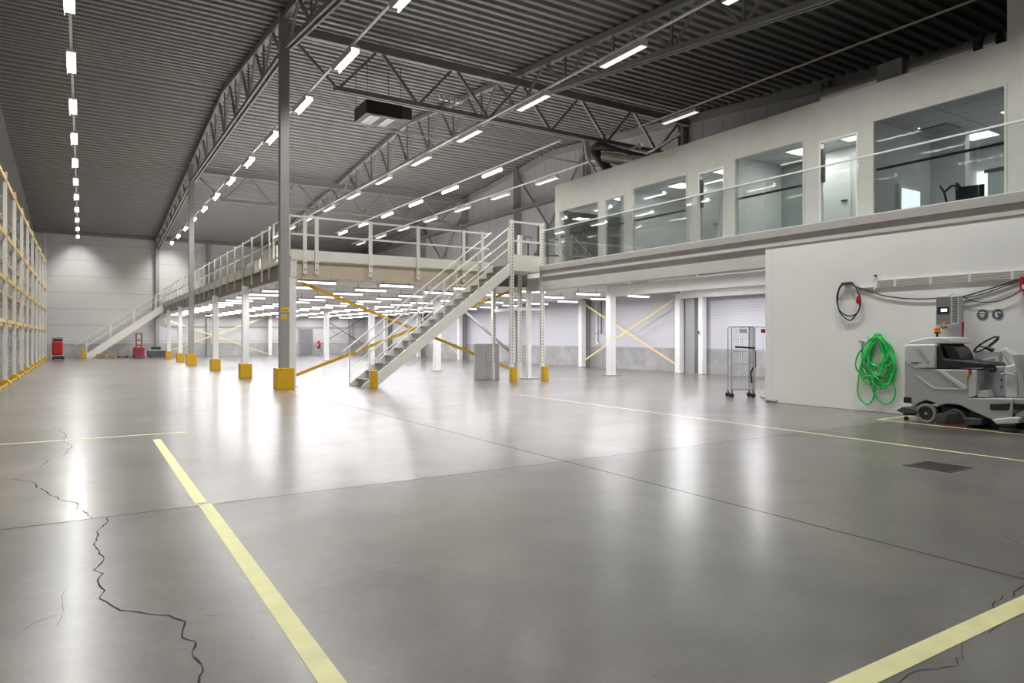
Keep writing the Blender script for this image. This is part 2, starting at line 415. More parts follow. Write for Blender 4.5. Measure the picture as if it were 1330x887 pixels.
# patch marks near the expansion joint
g_ = thing('drain_grate', (8.11, 3.93, 0), 'dark square drain cover set in the floor at the right', 'drain cover')
box(7.86, 8.36, 3.68, 4.18, 0, .006).build('frame', M['dark'], g_)
gb = MB()
for i in range(12): gb.box(7.89, 8.33, 3.71 + i * .037, 3.73 + i * .037, .006, .010)
gb.build('grid', M['black'], g_)

# ================================================================ steel columns
def hcol(mb, x, y, z0, z1, s=.24):
    t = .02; mb.box(x - s / 2, x + s / 2, y - s / 2, y - s / 2 + t, z0, z1); mb.box(x - s / 2, x + s / 2, y + s / 2 - t, y + s / 2, z0, z1)
    mb.box(x - t / 2, x + t / 2, y - s / 2 + t, y + s / 2 - t, z0, z1); return mb
def tubecol(x, y, z0, z1, s): return box(x - s / 2, x + s / 2, y - s / 2, y + s / 2, z0, z1)
def guard(parent, x, y, s, h):
    mb = MB(); t = .03
    mb.box(x - s / 2, x + s / 2, y - s / 2, y - s / 2 + t, 0, h); mb.box(x - s / 2, x + s / 2, y + s / 2 - t, y + s / 2, 0, h)
    mb.box(x - s / 2, x - s / 2 + t, y - s / 2 + t, y + s / 2 - t, 0, h); mb.box(x + s / 2 - t, x + s / 2, y - s / 2 + t, y + s / 2 - t, 0, h)
    mb.box(x - s / 2 + t, x + s / 2 - t, y - s / 2 + t, y + s / 2 - t, h - .03, h - .005)
    mb.build('column_guard', M['yellow'], parent, bevel=.012, label='yellow column guard')
XC = 4.77
for i, (yy, lab) in enumerate([(19.5, 'grey steel building column nearest the viewer, with two yellow stickers'),
                               (38.5, 'grey steel building column with yellow guard, second back along the aisle'),
                               (57.1, 'dark grey steel column against the far end wall')]):
    c = thing('steel_column', (XC, yy, 0), lab, 'column', 'grey building columns along the aisle')
    top = roof(yy) - .12
    tubecol(XC, yy, 0, top, .25).build('shaft', M['col_grey'], c, bevel=.012)
    box(XC - .16, XC + .16, yy - .16, yy + .16, top, top + .12).build('cap_plate', M['truss'], c)
    if i < 2: guard(c, XC, yy, .47, .60)
    if i == 0:
        y0 = yy - .126
        for (x0, x1, z0, z1) in ((4.66, 4.893, 2.16, 2.27), (4.66, 4.81, 1.96, 2.07)):
            s = box(x0, x1, y0 - .004, y0 + .001, z0, z1).build('sticker', M['sticker'], c, label='yellow sticker with small dark text')
            tx = MB(); zc = (z0 + z1) / 2
            xx = x0 + .02
            while xx < x1 - .03:
                wl = random.uniform(.012, .026); tx.box(xx, xx + wl, y0 - .006, y0 - .004, zc - .008, zc + .012); xx += wl + .008
            tx.box(x0 + .02, x1 - .05, y0 - .006, y0 - .004, zc - .03, zc - .024)
            tx.build('print', M['black'], s)
        box(4.60, 4.66, yy - .2365, yy - .235, .55, .57).build('tag', M['black'], c)
# mezzanine side columns
for i, yy in enumerate((25.9, 32.4, 45.1, 51.4)):
    c = thing('mezzanine_column', (4.98, yy, 0), 'white mezzanine edge column with yellow foot guard, %s one counted from the front' % ORD[i], 'column', 'white mezzanine columns with yellow guards')
    tubecol(4.98, yy, 0, 3.28, .22).build('shaft', M['white'], c, bevel=.008)
    guard(c, 4.98, yy, .40, .50)
c = thing('mezzanine_column', (5.17, 20.25, 0), 'white mezzanine corner column right behind the nearest grey column', 'column')
tubecol(5.17, 20.25, 0, 3.21, .22).build('shaft', M['white'], c, bevel=.008); box(5.0, 5.34, 20.1, 20.42, 0, .02).build('base_plate', M['zinc'], c)
inner = [(13.2, 19.85, 'behind the stair platform'), (12.85, 26.4, 'seen through the stairs under the flight'), (12.85, 34.2, 'beyond the stair handrails'),
         (12.85, 42.0, 'in the middle of the bright area, right of the red hose reel'), (12.85, 49.7, 'just left of the grey door'), (12.85, 57.0, 'against the end wall under the mezzanine'),
         (16.93, 19.85, 'with a dark base plate in front of the yellow cross brace'),
         (20.45, 19.75, 'at the right end of the yellow cross brace'), (20.45, 26.1, 'at the left end of the yellow cross brace'),
         (20.45, 32.4, 'along the right wall, third back'), (20.45, 38.7, 'along the right wall, fourth back'), (20.45, 45.0, 'along the right wall, fifth back'), (20.45, 51.3, 'along the right wall, sixth back')]
for i, (x, yy, lab) in enumerate(inner):
    c = thing('mezzanine_column', (x, yy, 0), 'white square column under the mezzanine ' + lab, 'column', 'white columns under the mezzanine')
    tubecol(x, yy, 0, 2.99 if i == 6 else 3.21, .15 if i == 0 else .26).build('shaft', M['white'], c, bevel=.008)
    s = .26 if i in (0, 6) else .19
    box(x - s, x + s, yy - s, yy + s, 0, .03).build('base_plate', M['col_grey'] if i in (0, 6) else M['zinc'], c)
c = thing('mezzanine_column', (20.45, 18.85, 0), 'white post at the near side of the narrow wall niche', 'column')
tubecol(20.45, 18.55, 0, 2.998, .22).build('shaft', M['white'], c, bevel=.008); box(20.27, 20.63, 18.37, 18.73, 0, .03).build('base_plate', M['zinc'], c)
b = box(20.55, 20.8, 19.05, 19.55, 0, 3.2).build('wall_locker', M['zinc']); tag(b, 'tall grey metal panel standing between two white posts', 'panel')
# building columns along the right wall
for i, yy in enumerate((0.7, 7.0, 13.3, 19.7, 26.0, 32.3, 38.6, 44.9, 51.2)):
    c = hcol(MB(), 20.84, yy + .25, 0, roof(yy) - .1, .28).build('wall_column', M['col_grey'])
    tag(c, 'dark grey wall column on the right wall, %s from the near end' % ORD[i], 'column', 'wall columns on the right side')
for i, xx in enumerate((8.3, 19.6)):
    c = hcol(MB(), xx, 57.2, 0, roof(57.2) - .1, .26).build('wall_column', M['col_grey'])
    tag(c, 'grey column on the end wall ' + ('left' if i == 0 else 'right') + ' of the grey door', 'column')
# diagonal wall bracing
k = 0
for (y0, y1) in ((26.2, 32.4), (38.8, 45.1)):
    for (a, b_) in ((y0, y1), (y1, y0)):
        z1 = min(roof(a), roof(b_)) - .5
        o = MB().tube([(20.75, a, z1), (20.75, b_, 4.0)], .055, 8).build('wall_brace', M['tray'])
        tag(o, 'dark diagonal steel brace on the upper right wall, %s one' % ORD[k], 'brace', 'steel wall braces'); k += 1
for k, (a, b_) in enumerate(((19.9, 25.9), )):
    pass
o = MB().bar((17.3, 33, 3.2), (20.7, 33, .6), .12, .12).build('wall_brace', M['zinc']); tag(o, 'grey diagonal brace behind the grey cabinet', 'brace')

# ================================================================ roof trusses
def lerp(a, b, t): return a + (b - a) * t
def long_truss(x, label, wt=.11):
    for bi, (y0, y1) in enumerate(((0.9, 19.5), (19.5, 38.5), (38.5, 57.2))):
        t = thing('roof_truss', (x, (y0 + y1) / 2, roof((y0 + y1) / 2) - 1.5), '%s, %s' % (label, ('bay nearest the viewer', 'middle bay under the ridge', 'far bay')[bi]), 'roof truss', 'lengthwise roof trusses')
        tz = lambda y: roof(y) - .13
        if bi == 0: lz = lambda y: (lerp(8.2, 9.42, (y - 8.2) / 10.8) if y > 8.2 else lerp(7.85, 8.2, (y - .9) / 7.3))
        elif bi == 1: lz = lambda y: 9.42
        else: lz = lambda y: lerp(9.35, 8.0, (y - 38.9) / 18.3)
        a, b = y0 + .35, y1 - .35
        mb = MB(); ks = [y0, RIDGE, y1] if bi == 1 else [y0, y1]
        for p, q_ in zip(ks, ks[1:]): mb.bar((x, p, tz(p)), (x, q_, tz(q_)), .18, .18)
        mb.build('top_chord', M['truss'], t)
        mb = MB(); ks = [a, 8.2, b] if bi == 0 else [a, b]
        for p, q_ in zip(ks, ks[1:]):
            for sx in (-.075, .075): mb.bar((x + sx, p, lz(p)), (x + sx, q_, lz(q_)), .06, .14)
        mb.build('bottom_chord', M['truss'], t)
        n = 8; st = (b - a) / n
        for i in range(n):
            ya, yb = a + i * st, a + (i + 1) * st; ym = (ya + yb) / 2
            # W pattern with a vertical at each lower node
            MB().bar((x, ya, lz(ya)), (x, ya + st * .5, tz(ya + st * .5)), .07, .07).build('web_brace', M['truss'], t)
            MB().bar((x, ya + st * .5, tz(ya + st * .5)), (x, yb, lz(yb)), .07, .07).build('web_brace', M['truss'], t)
            if i: MB().bar((x, ya, lz(ya)), (x, ya, tz(ya)), .06, .06).build('web_brace', M['truss'], t)
long_truss(XC + .03, 'grey roof truss over the column row')
long_truss(12.6, 'grey roof truss running down the middle of the wide bay')
for ti, yy in enumerate((19.5, 38.5)):
    t = thing('roof_truss', (12.8, yy, 8.6), 'grey cross truss with a deep top beam, ' + ('nearest the viewer' if ti == 0 else 'second one back'), 'roof truss', 'cross roof trusses')
    zt = 10.08
    MB().box(XC + .13, 20.7, yy - .1, yy + .1, 9.95, 10.21).build('top_chord', M['truss'], t)
    mb = MB()
    for sy in (-.07, .07): mb.bar((6.2, yy + sy, 8.66), (19.6, yy + sy, 8.66), .06, .14)
    mb.build('bottom_chord', M['truss'], t)
    bot = [6.3 + 2.53 * i for i in range(6)]
    MB().bar((XC + .13, yy, 9.95), (6.3, yy, 8.66), .07, .07).build('web_brace', M['truss'], t)
    for i, bx in enumerate(bot):
        tx = bx + 1.27
        MB().bar((bx, yy, 8.66), (tx - .08, yy, 10.0), .07, .07).build('web_brace', M['truss'], t)
        if i < 5: MB().bar((tx + .08, yy, 10.0), (bot[i + 1], yy, 8.66), .09, .09).build('web_brace', M['truss'], t)
# edge beam at the eave ends on the right wall
o = MB().box(20.6, 20.9, YF, YB - .1, 0, .001)

# ================================================================ hall light rows
def make_fixture(name, lit, power, spread, label, bare=False):
    t = thing(name, (0, 0, 8.25), label, 'ceiling light')
    mb = MB()
    if bare:
        mb.box(-.05, .05, -.75, .75, 8.30, 8.36); mb.build('housing', M['white'], t)
        MB().tube([(0, -.74, 8.25), (0, .74, 8.25)], .055, 10).build('tube', M[lit], t, smooth=True)
    elif lit == 'lit':
        # open trough reflector with two tubes deep inside
        mb.box(-.10, -.092, -.75, .75, 8.20, 8.35).box(.092, .10, -.75, .75, 8.20, 8.35).box(-.092, .092, -.75, .75, 8.342, 8.35)
        mb.build('reflector', M['white'], t)
        for e in (-.035, .035): MB().tube([(e, -.73, 8.322), (e, .73, 8.322)], .014, 8).build('tube', M[lit], t, smooth=True)
        for e in (-.765, .75): MB().box(-.10, .10, e, e + .015, 8.29, 8.35).build('end_cap', M['white'], t)
    else:
        mb.prism([(-.05, 8.36), (-.10, 8.22), (-.09, 8.22), (-.04, 8.34), (.04, 8.34), (.09, 8.22), (.10, 8.22), (.05, 8.36)], 'y', -.75, .75)
        mb.build('reflector', M['white'], t)
        for e in (-.765, .75): MB().box(-.10, .10, e, e + .015, 8.22, 8.36).build('end_cap', M['white'], t)
        MB().box(-.082, .082, -.745, .745, 8.205, 8.25).build('diffuser', M[lit], t)
    for e in (-.5, .5): MB().bar((0, e, 8.36), (0, e, 8.42), .02, .02).build('bracket', M['zinc'], t)
    ld = bpy.data.lights.new('fixture_light', 'AREA'); ld.shape = 'RECTANGLE'; ld.size = .15; ld.size_y = 1.45; ld.energy = power
    inside = lit == 'lit' and not bare
    if inside: ld.size = .09; ld.energy = power * 1.35
    ld.color = (1, .985, .955); ld.spread = R(spread)
    lo = bpy.data.objects.new('fixture_light', ld); COL.objects.link(lo); lo.parent = t; lo.location = (0, 0, .05 if inside else -.06 if not bare else -.065)
    return t
def light_row(x, ys, proto_args, rowname, z=8.25, track=None):
    proto = None
    for i, yy in enumerate(ys):
        lab = '%s %s' % (ORD[i], rowname)
        if proto is None:
            proto = make_fixture(*proto_args); proto.location = (x, yy, z); proto['label'] = lab; proto['group'] = 'hall ceiling lights'
        else: copy_tree(proto, (x, yy, z), lab, 'hall ceiling lights')
    a, b = track or (ys[0] - 2, ys[-1] + .8)
    zz = z + .19
    t = thing('light_track', (x, (a + b) / 2, zz), 'thin grey track carrying the %s' % rowname.replace('light ', 'lights ', 1), 'light track')
    box(x - .03, x + .03, a, b, zz - .02, zz + .02).build('rail', M['white'], t)
    yy = a + 1
    while yy < b:
        MB().bar((x, yy, zz), (x, yy, roof(yy) - .01), .008, .008).build('hanger_wire', M['zinc'], t); yy += 3.86
Y0 = 16.4; DY = 3.86
rows = [Y0 + DY * i for i in range(11)]
near = [Y0 - DY * 3, Y0 - DY * 2, Y0 - DY]
light_row(-.21, near[:1] + near[1:] + rows[:11], ('ceiling_light', 'lit', P_HALL, HALL_SPREAD, ''), 'light from the near end in the left aisle row')
light_row(5.48, near + rows[:11], ('ceiling_light', 'lit', P_HALL, HALL_SPREAD, ''), 'light from the near end in the row beside the columns')
light_row(11.06, near + rows[:9], ('ceiling_light', 'lit_side', P_HALL * 1.25, 140, ''), 'light from the near end in the middle row')
light_row(14.4, [24.4 + 3.82 * i for i in range(6)], ('ceiling_light', 'lit', P_BARE * .6, 140, '', True), 'bare glowing light from the near end in the short row', track=(19.6, 45))
light_row(16.9, [24.0 + 3.85 * i for i in range(7)], ('ceiling_light', 'lit_side', P_HALL * .8, 140, ''), 'light from the near end in the far right row', z=8.17, track=(21.0, 49))
light_row(16.9, [16.3], ('ceiling_light', 'lit_side', P_HALL * .25, 140, ''), 'light from the near end above the office roof', z=8.8, track=(5, 18.3))

# ================================================================ mezzanine
MX0, MX1, MY0 = 5.12, 20.68, 20.15; MYB = 57.0
mz = thing('mezzanine', ((MX0 + MX1) / 2, (MY0 + YB) / 2, 3.21), 'large raised mezzanine floor with beige front beam and brown side beam', 'mezzanine')
box(MX0 + .1, MX1, MY0 + .1, MYB, 3.30, 3.82).build('deck', M['deck_under'], mz, label='deck with white underside')
mb = MB()
for (z0, z1, d) in ((3.21, 3.25, .10), (3.25, 3.65, .04), (3.65, 3.69, .10)): mb.box(MX0, 11.75, MY0 - .02 + (.10 - d) , MY0 + .1, z0, z1)
mb.build('front_beam', M['beige'], mz, label='beige front edge beam')
box(MX0 - .01, MX0 + .17, MY0 - .03, MY0 + .1, 3.20, 3.70).build('end_plate', M['cream'], mz, label='cream end plate at the corner')
box(11.75, 13.4, MY0, MY0 + .1, 3.21, 3.80).build('front_beam', M['brown'], mz, label='brown beam end behind the stair platform')
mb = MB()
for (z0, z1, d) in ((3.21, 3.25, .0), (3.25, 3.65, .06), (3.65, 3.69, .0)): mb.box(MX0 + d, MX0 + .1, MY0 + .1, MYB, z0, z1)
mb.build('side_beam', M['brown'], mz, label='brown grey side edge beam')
mb = MB()
for i in range(14): mb.box(MX0 + .1, 13, 21.55 + 2.38 * i, 21.65 + 2.38 * i, 3.24, 3.30)
mb.build('joist', M['deck_under'], mz)
struct(box(13.4, XR - .02, 18.0, MY0 + .1, 3.40, 3.455).build('trim_10', M['deck_under']))

# front guard rail
fr = thing('guard_rail', (8.4, MY0 - .05, 3.3), 'cream guard rail along the front edge of the mezzanine', 'guard rail')
for px in (395.8, 411, 481, 543, 602):
    X = oY(px, 300, MY0 - .06)[0]
    p = box(X - .055, X + .055, MY0 - .10, MY0 - .06, 3.30, 5.0).build('post', M['cream'], fr, bevel=.004)
    MB().disc((X, MY0 - .105, 3.42), .022, 'y', .012, 12).disc((X, MY0 - .105, 3.62), .022, 'y', .012, 12).build('bolt', M['dark'], p)
for z, h in ((4.97, .05), (4.45, .045)):
    box(MX0, 11.75, MY0 - .055, MY0 - .015, z - h / 2, z + h / 2).build('rail', M['cream'], fr, bevel=.004)
box(MX0, 11.75, MY0 - .055, MY0 - .035, 3.70, 4.0).build('kick_plate', M['cream'], fr)
# side guard rail
sr = thing('guard_rail', (MX0, 39, 3.3), 'long cream guard rail along the aisle side of the mezzanine', 'guard rail')
ys = [22.7] + [23.75 + 1.6 * i for i in range(21)]
for yy in ys:
    MB().prism([(yy - .02, 3.30), (yy + .02, 3.30), (yy + .02, 3.62), (yy + .05, 3.95), (yy + .05, 5.0), (yy - .05, 5.0), (yy - .05, 3.95), (yy - .02, 3.62)], 'x', MX0 - .05, MX0 - .005).build('post', M['cream'], sr)
for z in (4.97, 4.45): box(MX0 - .005, MX0 + .035, 22.7, 56.9, z - .025, z + .025).build('rail', M['cream'], sr)
box(MX0 - .005, MX0 + .02, 24.9, 56.9, 3.70, 4.0).build('kick_plate', M['cream'], sr)
gt = thing('pallet_gate', (MX0, 21.6, 3.82), 'cream swing gate at the front corner of the mezzanine side', 'gate')
for yy in (20.35, 21.35, 22.3): box(MX0 - .02, MX0 + .04, yy - .03, yy + .03, 3.82 if yy != 21.35 else 4.1, 5.05).build('upright', M['cream'], gt)
for z in (5.03, 4.5, 3.9): box(MX0 - .01, MX0 + .03, 20.35, 22.3, z - .025, z + .025).build('rail', M['cream'], gt)
o = box(MX0 + .25, MX0 + .29, 22.9, 25.0, 3.82, 4.45).build('leaning_board', M['cream']); tag(o, 'pale board standing behind the side guard rail near the gate', 'board')
o = box(MX0 + .25, MX0 + .33, 25.4, 27.6, 3.82, 4.25).build('leaning_board', M['white']); tag(o, 'white board standing behind the side guard rail, second from the gate', 'board')

# lights under the mezzanine
proto = None
UX = [5.95, 8.5, 11.1, 13.7, 16.25, 18.8]; UY = [20.36 + 2.38 * i for i in range(16)]
UY[0] = 20.42
for j, yy in enumerate(UY):
    for i, x in enumerate(UX):
        lab = 'lit tube under the mezzanine, %s row from the front, %s from the left' % (ORD[j], ORD[i])
        if proto is None:
            proto = thing('tube_light', (0, 0, 3.05), lab, 'ceiling light', 'tube lights under the mezzanine')
            MB().box(-.6, .6, -.06, .06, 3.11, 3.16).build('housing', M['zinc'], proto)
            for e in (-.62, .57): MB().box(e, e + .05, -.07, .07, 3.04, 3.16).build('end_cap', M['white'], proto)
            MB().prism([(.055 * math.cos(a), 3.11 + .062 * math.sin(a)) for a in [math.pi + math.pi * k / 8 for k in range(9)]], 'x', -.58, .58).build('diffuser', M['lit_mezz'], proto, smooth=True)
            for e in (-.45, .43): MB().box(e, e + .02, -.01, .01, 3.16, 3.298).build('hanger', M['zinc'], proto)
            ld = bpy.data.lights.new('tube_light_lamp', 'AREA'); ld.shape = 'RECTANGLE'; ld.size = 1.12; ld.size_y = .09; ld.energy = P_MEZZ; ld.color = (.97, .965, 1.0)
            lo = bpy.data.objects.new('tube_light_lamp', ld); COL.objects.link(lo); lo.parent = proto; lo.location = (0, 0, -.02)
            proto.location = (x, yy, 3.05)
        else: copy_tree(proto, (x, yy, 3.05), lab, 'tube lights under the mezzanine')

k = 0
for (x, yy, zz) in ((15.0, 17.3, 3.33), (15.0, 14.3, 3.33), (15.0, 11.3, 3.33), (18.6, 17.6, 3.27), (18.6, 14.6, 3.27), (18.6, 11.6, 3.27)):  # unseen tubes added above the sightline to brighten lintels and wall below offices
    r_ = copy_tree(proto, (x, yy, 3.29), 'lit tube in the store room below the offices, %s row, %s from the back' % ('left' if x < 16 else 'right', ORD[k % 3]), 'tube lights below the offices'); k += 1
    for o in COL.objects:
        if o.parent == r_ and o.type == 'LIGHT':
            if k == 1: fill_lamp = o.data.copy(); fill_lamp.energy = P_MEZZ * 2.3
            o.data = fill_lamp
# yellow cross braces
def cross(name, A, B, C, D, label, w=.1, m='yellow'):
    t = thing('cross_brace', ((A[0] + B[0]) / 2, (A[1] + B[1]) / 2, min(A[2], B[2], C[2], D[2])), label, 'cross brace')
    n = Vector(B) - Vector(A)
    MB().bar(A, B, .02, w).build('brace_bar', M[m], t)
    off = Vector((0, .04, 0)) if abs(n.x) > abs(n.y) else Vector((.04, 0, 0))
    MB().bar(Vector(C) + off, Vector(D) + off, .02, w).build('brace_bar', M[m], t)
cross('b', (5.33, 20.38, 3.12), (13.0, 20.38, .25), (5.33, 20.38, .33), (13.0, 20.38, 3.15), 'big yellow cross brace behind the stairs', .09)
cross('b', (20.40, 25.9, 3.05), (20.40, 19.9, .35), (20.40, 25.9, .35), (20.40, 19.9, 3.05), 'yellow cross brace along the right wall between white columns', .075, 'pale_yellow')
cross('b', (5.2, 56.8, 2.8), (12.7, 56.8, .1), (5.2, 56.8, .3), (12.7, 56.8, 3.15), 'pale yellow cross brace on the far end wall under the mezzanine', .08, 'pale_yellow')
cross('b', (20.40, 45.0, 3.05), (20.40, 38.9, .4), (20.40, 45.0, .4), (20.40, 38.9, 3.05), 'small yellow cross brace far back on the right wall, seen left of the cabinet', .07, 'pale_yellow')
for i, (a, b_) in enumerate((((17, 57.0, 3.1), (20.6, 57.0, .9)), ((20.6, 56.9, 3.1), (17, 56.9, .9)))):
    o = MB().tube([a, b_], .03, 6).build('rod_brace', M['dark']); tag(o, 'thin dark rod brace on the end wall, %s one' % ('falling' if i == 0 else 'rising'), 'brace')

# ================================================================ main staircase and platform
SY0, SY1 = 18.78, 19.88
st = thing('staircase', (9.2, 19.3, 0), 'cream steel staircase with open grating treads up to the platform', 'staircase')
X0, X1, ZT = 6.88, 11.76, 3.82
sl = (ZT) / (X1 - X0 + .15)
for sy in (SY0, SY1):
    MB().prism([(X0 - .12, 0), (X0 + .30, 0), (X1, sl * (X1 - X0) - .24), (X1, 3.87), (X0 - .12, .05)], 'y', sy - .02, sy + .02).build('stringer', M['cream'], st, bevel=.004)
N_T = 16
for i in range(N_T):
    z = ZT * (i + 1) / (N_T + 1); x = X0 + .12 + (X1 - X0 - .05) * i / N_T
    tr = box(x - .03, x + .20, SY0 + .02, SY1 - .02, z - .035, z).build('tread', M['steel_grey'], st)
    MB().prism([(x - .03, z - .035), (x + .20, z - .035), (x + .18, z - .05), (x, z - .09)], 'y', SY0 + .022, SY0 + .03).build('bracket', M['zinc'], tr)
def stair_rails(sy, xs, tag_):
    A = Vector((X0 - .3, sy, 1.02)); B = Vector((X1 - .06, sy, 4.98))
    MB().tube([A, A + Vector((.12, 0, .095)), B], .021, 8).build('handrail', M['cream'], st, smooth=True)
    for dz in (.36, .66): MB().tube([(X0 + .1, sy, 1.02 + .32 - dz), (X1 - .06, sy, 4.98 - dz)], .016, 8).build('mid_rail', M['cream'], st, smooth=True)
    for x in xs:
        t = (x - A.x) / (B.x - A.x); z = lerp(A.z, B.z, t)
        MB().tube([(x, sy, max(0.0, (x - X0) * sl)), (x, sy, z)], .020, 8).build('baluster', M['cream'], st, smooth=True)
stair_rails(SY0, (X0 + .12, X0 + 1.35, X0 + 2.5, X0 + 3.7), 'near')
stair_rails(SY1, (X0 - .1, X0 + 1.1, X0 + 2.3, X0 + 3.5), 'far')
box(X1 - .08, X1 - .02, SY0 - .02, SY0 + .02, 3.9, 5.0).build('baluster', M['cream'], st)
box(X1 - .46, X1 - .36, SY1 - .03, SY1 + .01, 3.7, 4.98).build('baluster', M['cream'], st)
gp = MB(); gx, gy = 7.02, 18.50
t_ = thing('foot_guard', (gx, gy, 0), 'yellow steel foot guard in front of the stair foot', 'guard post')
box(gx - .09, gx + .09, gy - .09, gy + .09, 0, .50).build('guard_box', M['yellow'], t_, bevel=.01)
box(gx - .03, gx + .03, gy + .10, gy + .20, .0, .35).build('bracket', M['cream'], t_)

pf = thing('stair_platform', (12.5, 19.4, 0), 'cream steel landing tower on slotted posts linking stairs, mezzanine and balcony', 'platform')
posts = [(11.86, 18.85), (13.07, 18.85), (11.86, 20.0), (12.92, 20.0)]
for i, (x, yy) in enumerate(posts):
    mb = MB(); s = .06; ztop = 5.27 if i < 2 else (3.25 if i == 2 else 5.0)
    mb.box(x - s, x + s, yy - s, yy + s, 0, ztop)
    p = mb.build('post', M['cream'], pf)
    mb = MB(); z = .6
    while z < ztop - .1:
        mb.box(x - s - .003, x - s, yy - .015, yy + .015, z, z + .045); mb.box(x - .015, x + .015, yy - s - .003, yy - s, z, z + .045); z += .10
    mb.build('slots', M['dark'], p)
for x, z1 in ((11.86, 3.5),):
    pass
mb = MB().box(11.8, 13.12, 18.80, 20.1, 3.62, 3.82); mb.build('deck', M['cream'], pf, bevel=.006)
box(11.85, 13.07, 18.80, 18.82, 3.82, 4.15).build('kick_plate', M['cream'], pf)
for z in (5.22, 4.60): box(11.9, 13.05, 18.80, 18.84, z - .03, z + .03).build('rail', M['cream'], pf, bevel=.004)
box(11.9, 13.07, 18.82, 18.86, 2.33, 2.43).build('tie_bar', M['cream'], pf)
MB().bar((11.86, 18.85, 2.35), (11.86, 20.0, 2.35), .04, .10).build('tie_bar', M['cream'], pf)
box(11.78, 11.80, 18.8, 20.0, 3.4, 3.82).build('beam', M['brown'], pf)
for x in (11.86, 13.10):
    box(x - .10, x + .10, 18.74 - .09, 18.74 + .055, 0, .48).build('foot_guard', M['yellow'], pf, bevel=.01, label='yellow foot guard')
mb = MB().box(11.20, 11.62, 20.12, 20.20, 0, 1.24); cb = thing('steel_screen', (11.6, 20.1, 0), 'grey folded steel screen standing around the rear tower post', 'screen')
mb.build('panel', M['screen_grey'], cb, bevel=.02); MB().prism([(11.62, 20.12), (12.0, 19.86), (12.03, 19.92), (11.66, 20.20)], 'z', 0, 1.24).build('panel', M['screen_grey'], cb, bevel=.02)
# pallet jack handle and dark gate posts on the platform
pj = thing('hand_pallet_jack', (12.6, 20.6, 3.82), 'black pallet jack with loop handle parked behind the stair platform', 'pallet jack')
X, Y_, Z_ = oY(686, 325, 20.9)
MB().tube([(X, 20.9, 3.95), (X, 20.9, 4.85)], .025, 8).build('tow_bar', M['black'], pj, smooth=True)
MB().tube([(X - .15, 20.9, 5.10), (X - .16, 20.9, 4.97), (X - .1, 20.9, 4.9), (X, 20.9, 4.85), (X + .1, 20.9, 4.9), (X + .16, 20.9, 4.97), (X + .15, 20.9, 5.10), (X, 20.9, 5.13)], .016, 8, True).build('handle', M['black'], pj)
box(X - .25, X + .25, 20.95, 22.0, 3.87, 3.95).build('fork', M['red'], pj)
MB().disc((X, 20.9, 3.90), .08, 'x', .08).build('wheel', M['rubber'], pj)
gp = thing('dark_gate', (13.2, 19.5, 3.82), 'dark steel gate posts between landing and balcony', 'gate')
for (px, z1) in ((699, 5.3), (711, 5.45)):
    X = oY(px, 320, 19.6)[0]; box(X - .03, X + .03, 19.57, 19.63, 3.82, z1).build('post', M['dark'], gp)
X = oY(711, 320, 19.6)[0]
for z in (4.9, 4.35): box(X + .04, X + .6, 19.58, 19.62, z - .03, z + .03).build('rail', M['dark'], gp)
box(oY(695, 320, 19.6)[0], oY(703, 320, 19.6)[0], 19.5, 19.7, 4.28, 4.36).build('latch', M['dark'], gp)

# ================================================================ far staircase
fs = thing('staircase', (2.5, 56.3, 0), 'cream staircase at the far end wall rising to the mezzanine', 'staircase')
for yy in (55.7, 56.8):
    MB().prism([(.15, 0), (.65, 0), (4.98, 3.27), (4.98, 3.80), (.15, .2)], 'y', yy - .03, yy + .03).build('stringer', M['cream'], fs)
    for dz in (1.0, .55): MB().bar((-.35 if dz == 1.0 else .25, yy, .18 + (.0 if dz < 1 else -.35) + dz + .1), (4.98, yy, 3.8 + dz), .05, .05).build('rail', M['cream'], fs)
    for x in (.3, 1.75, 3.2, 4.6): MB().bar((x, yy, .1 + (x - .15) * .74), (x, yy, 1.15 + (x - .15) * .74), .07, .07).build('baluster', M['cream'], fs)
for i in range(17): box(.35 + i * .26, .62 + i * .26, 55.73, 56.77, .2 + i * .2, .23 + i * .2).build('tread', M['zinc'], fs)
o = box(.0, .28, 55.1, 55.4, 0, .62).build('guard_post', M['yellow'], bevel=.02); tag(o, 'yellow guard post at the foot of the far staircase', 'guard post')
# pallets, stacker and gear by the far stairs
def pallet(x, y, z, lab, mm='wood'):
    t = thing('wooden_pallet', (x, y, z), lab, 'pallet')
    mb = MB()
    for i in range(5): mb.box(x - .6, x + .6, y - .4 + i * .18, y - .4 + i * .18 + .1, z + .12, z + .144)
    mb.build('top_boards', M[mm], t)
    mb = MB()
    for i in (-.53, 0, .53):
        for j in (-.35, 0, .35): mb.box(x + i - .06, x + i + .06, y + j - .05, y + j + .05, z + .02, z + .12)
    for j in (-.35, 0, .35): mb.box(x - .6, x + .6, y + j - .05, y + j + .05, z, z + .02)
    mb.build('blocks', M[mm], t)
pallet(1.45, 55.0, 0, 'pale wooden pallet on the floor under the far stairs'); pallet(1.45, 55.0, .145, 'second pale wooden pallet lying on top of the first under the far stairs')
pallet(2.72, 55.6, 0, 'dark wooden pallet on the floor right of the pale pallets', 'dark')
fk = thing('pallet_stacker', (3.5, 54.5, 0), 'red pallet stacker truck parked by the far staircase', 'stacker truck')
box(3.05, 3.75, 54.3, 55.0, .12, .75).build('body', M['red'], fk, bevel=.05)
for x in (3.22, 3.55): box(x - .04, x + .04, 54.22, 54.3, .1, 1.75).build('mast', M['dark'], fk)
for z in (1.70, 1.25, .9): box(3.22, 3.55, 54.2, 54.3, z - .04, z + .04).build('crossbar', M['red'], fk)
box(3.1, 3.7, 53.3, 54.3, .04, .14).build('fork', M['dark'], fk); MB().disc((3.1, 54.8, .1), .1, 'x', .06).disc((3.7, 54.8, .1), .1, 'x', .06).build('wheel', M['rubber'], fk)
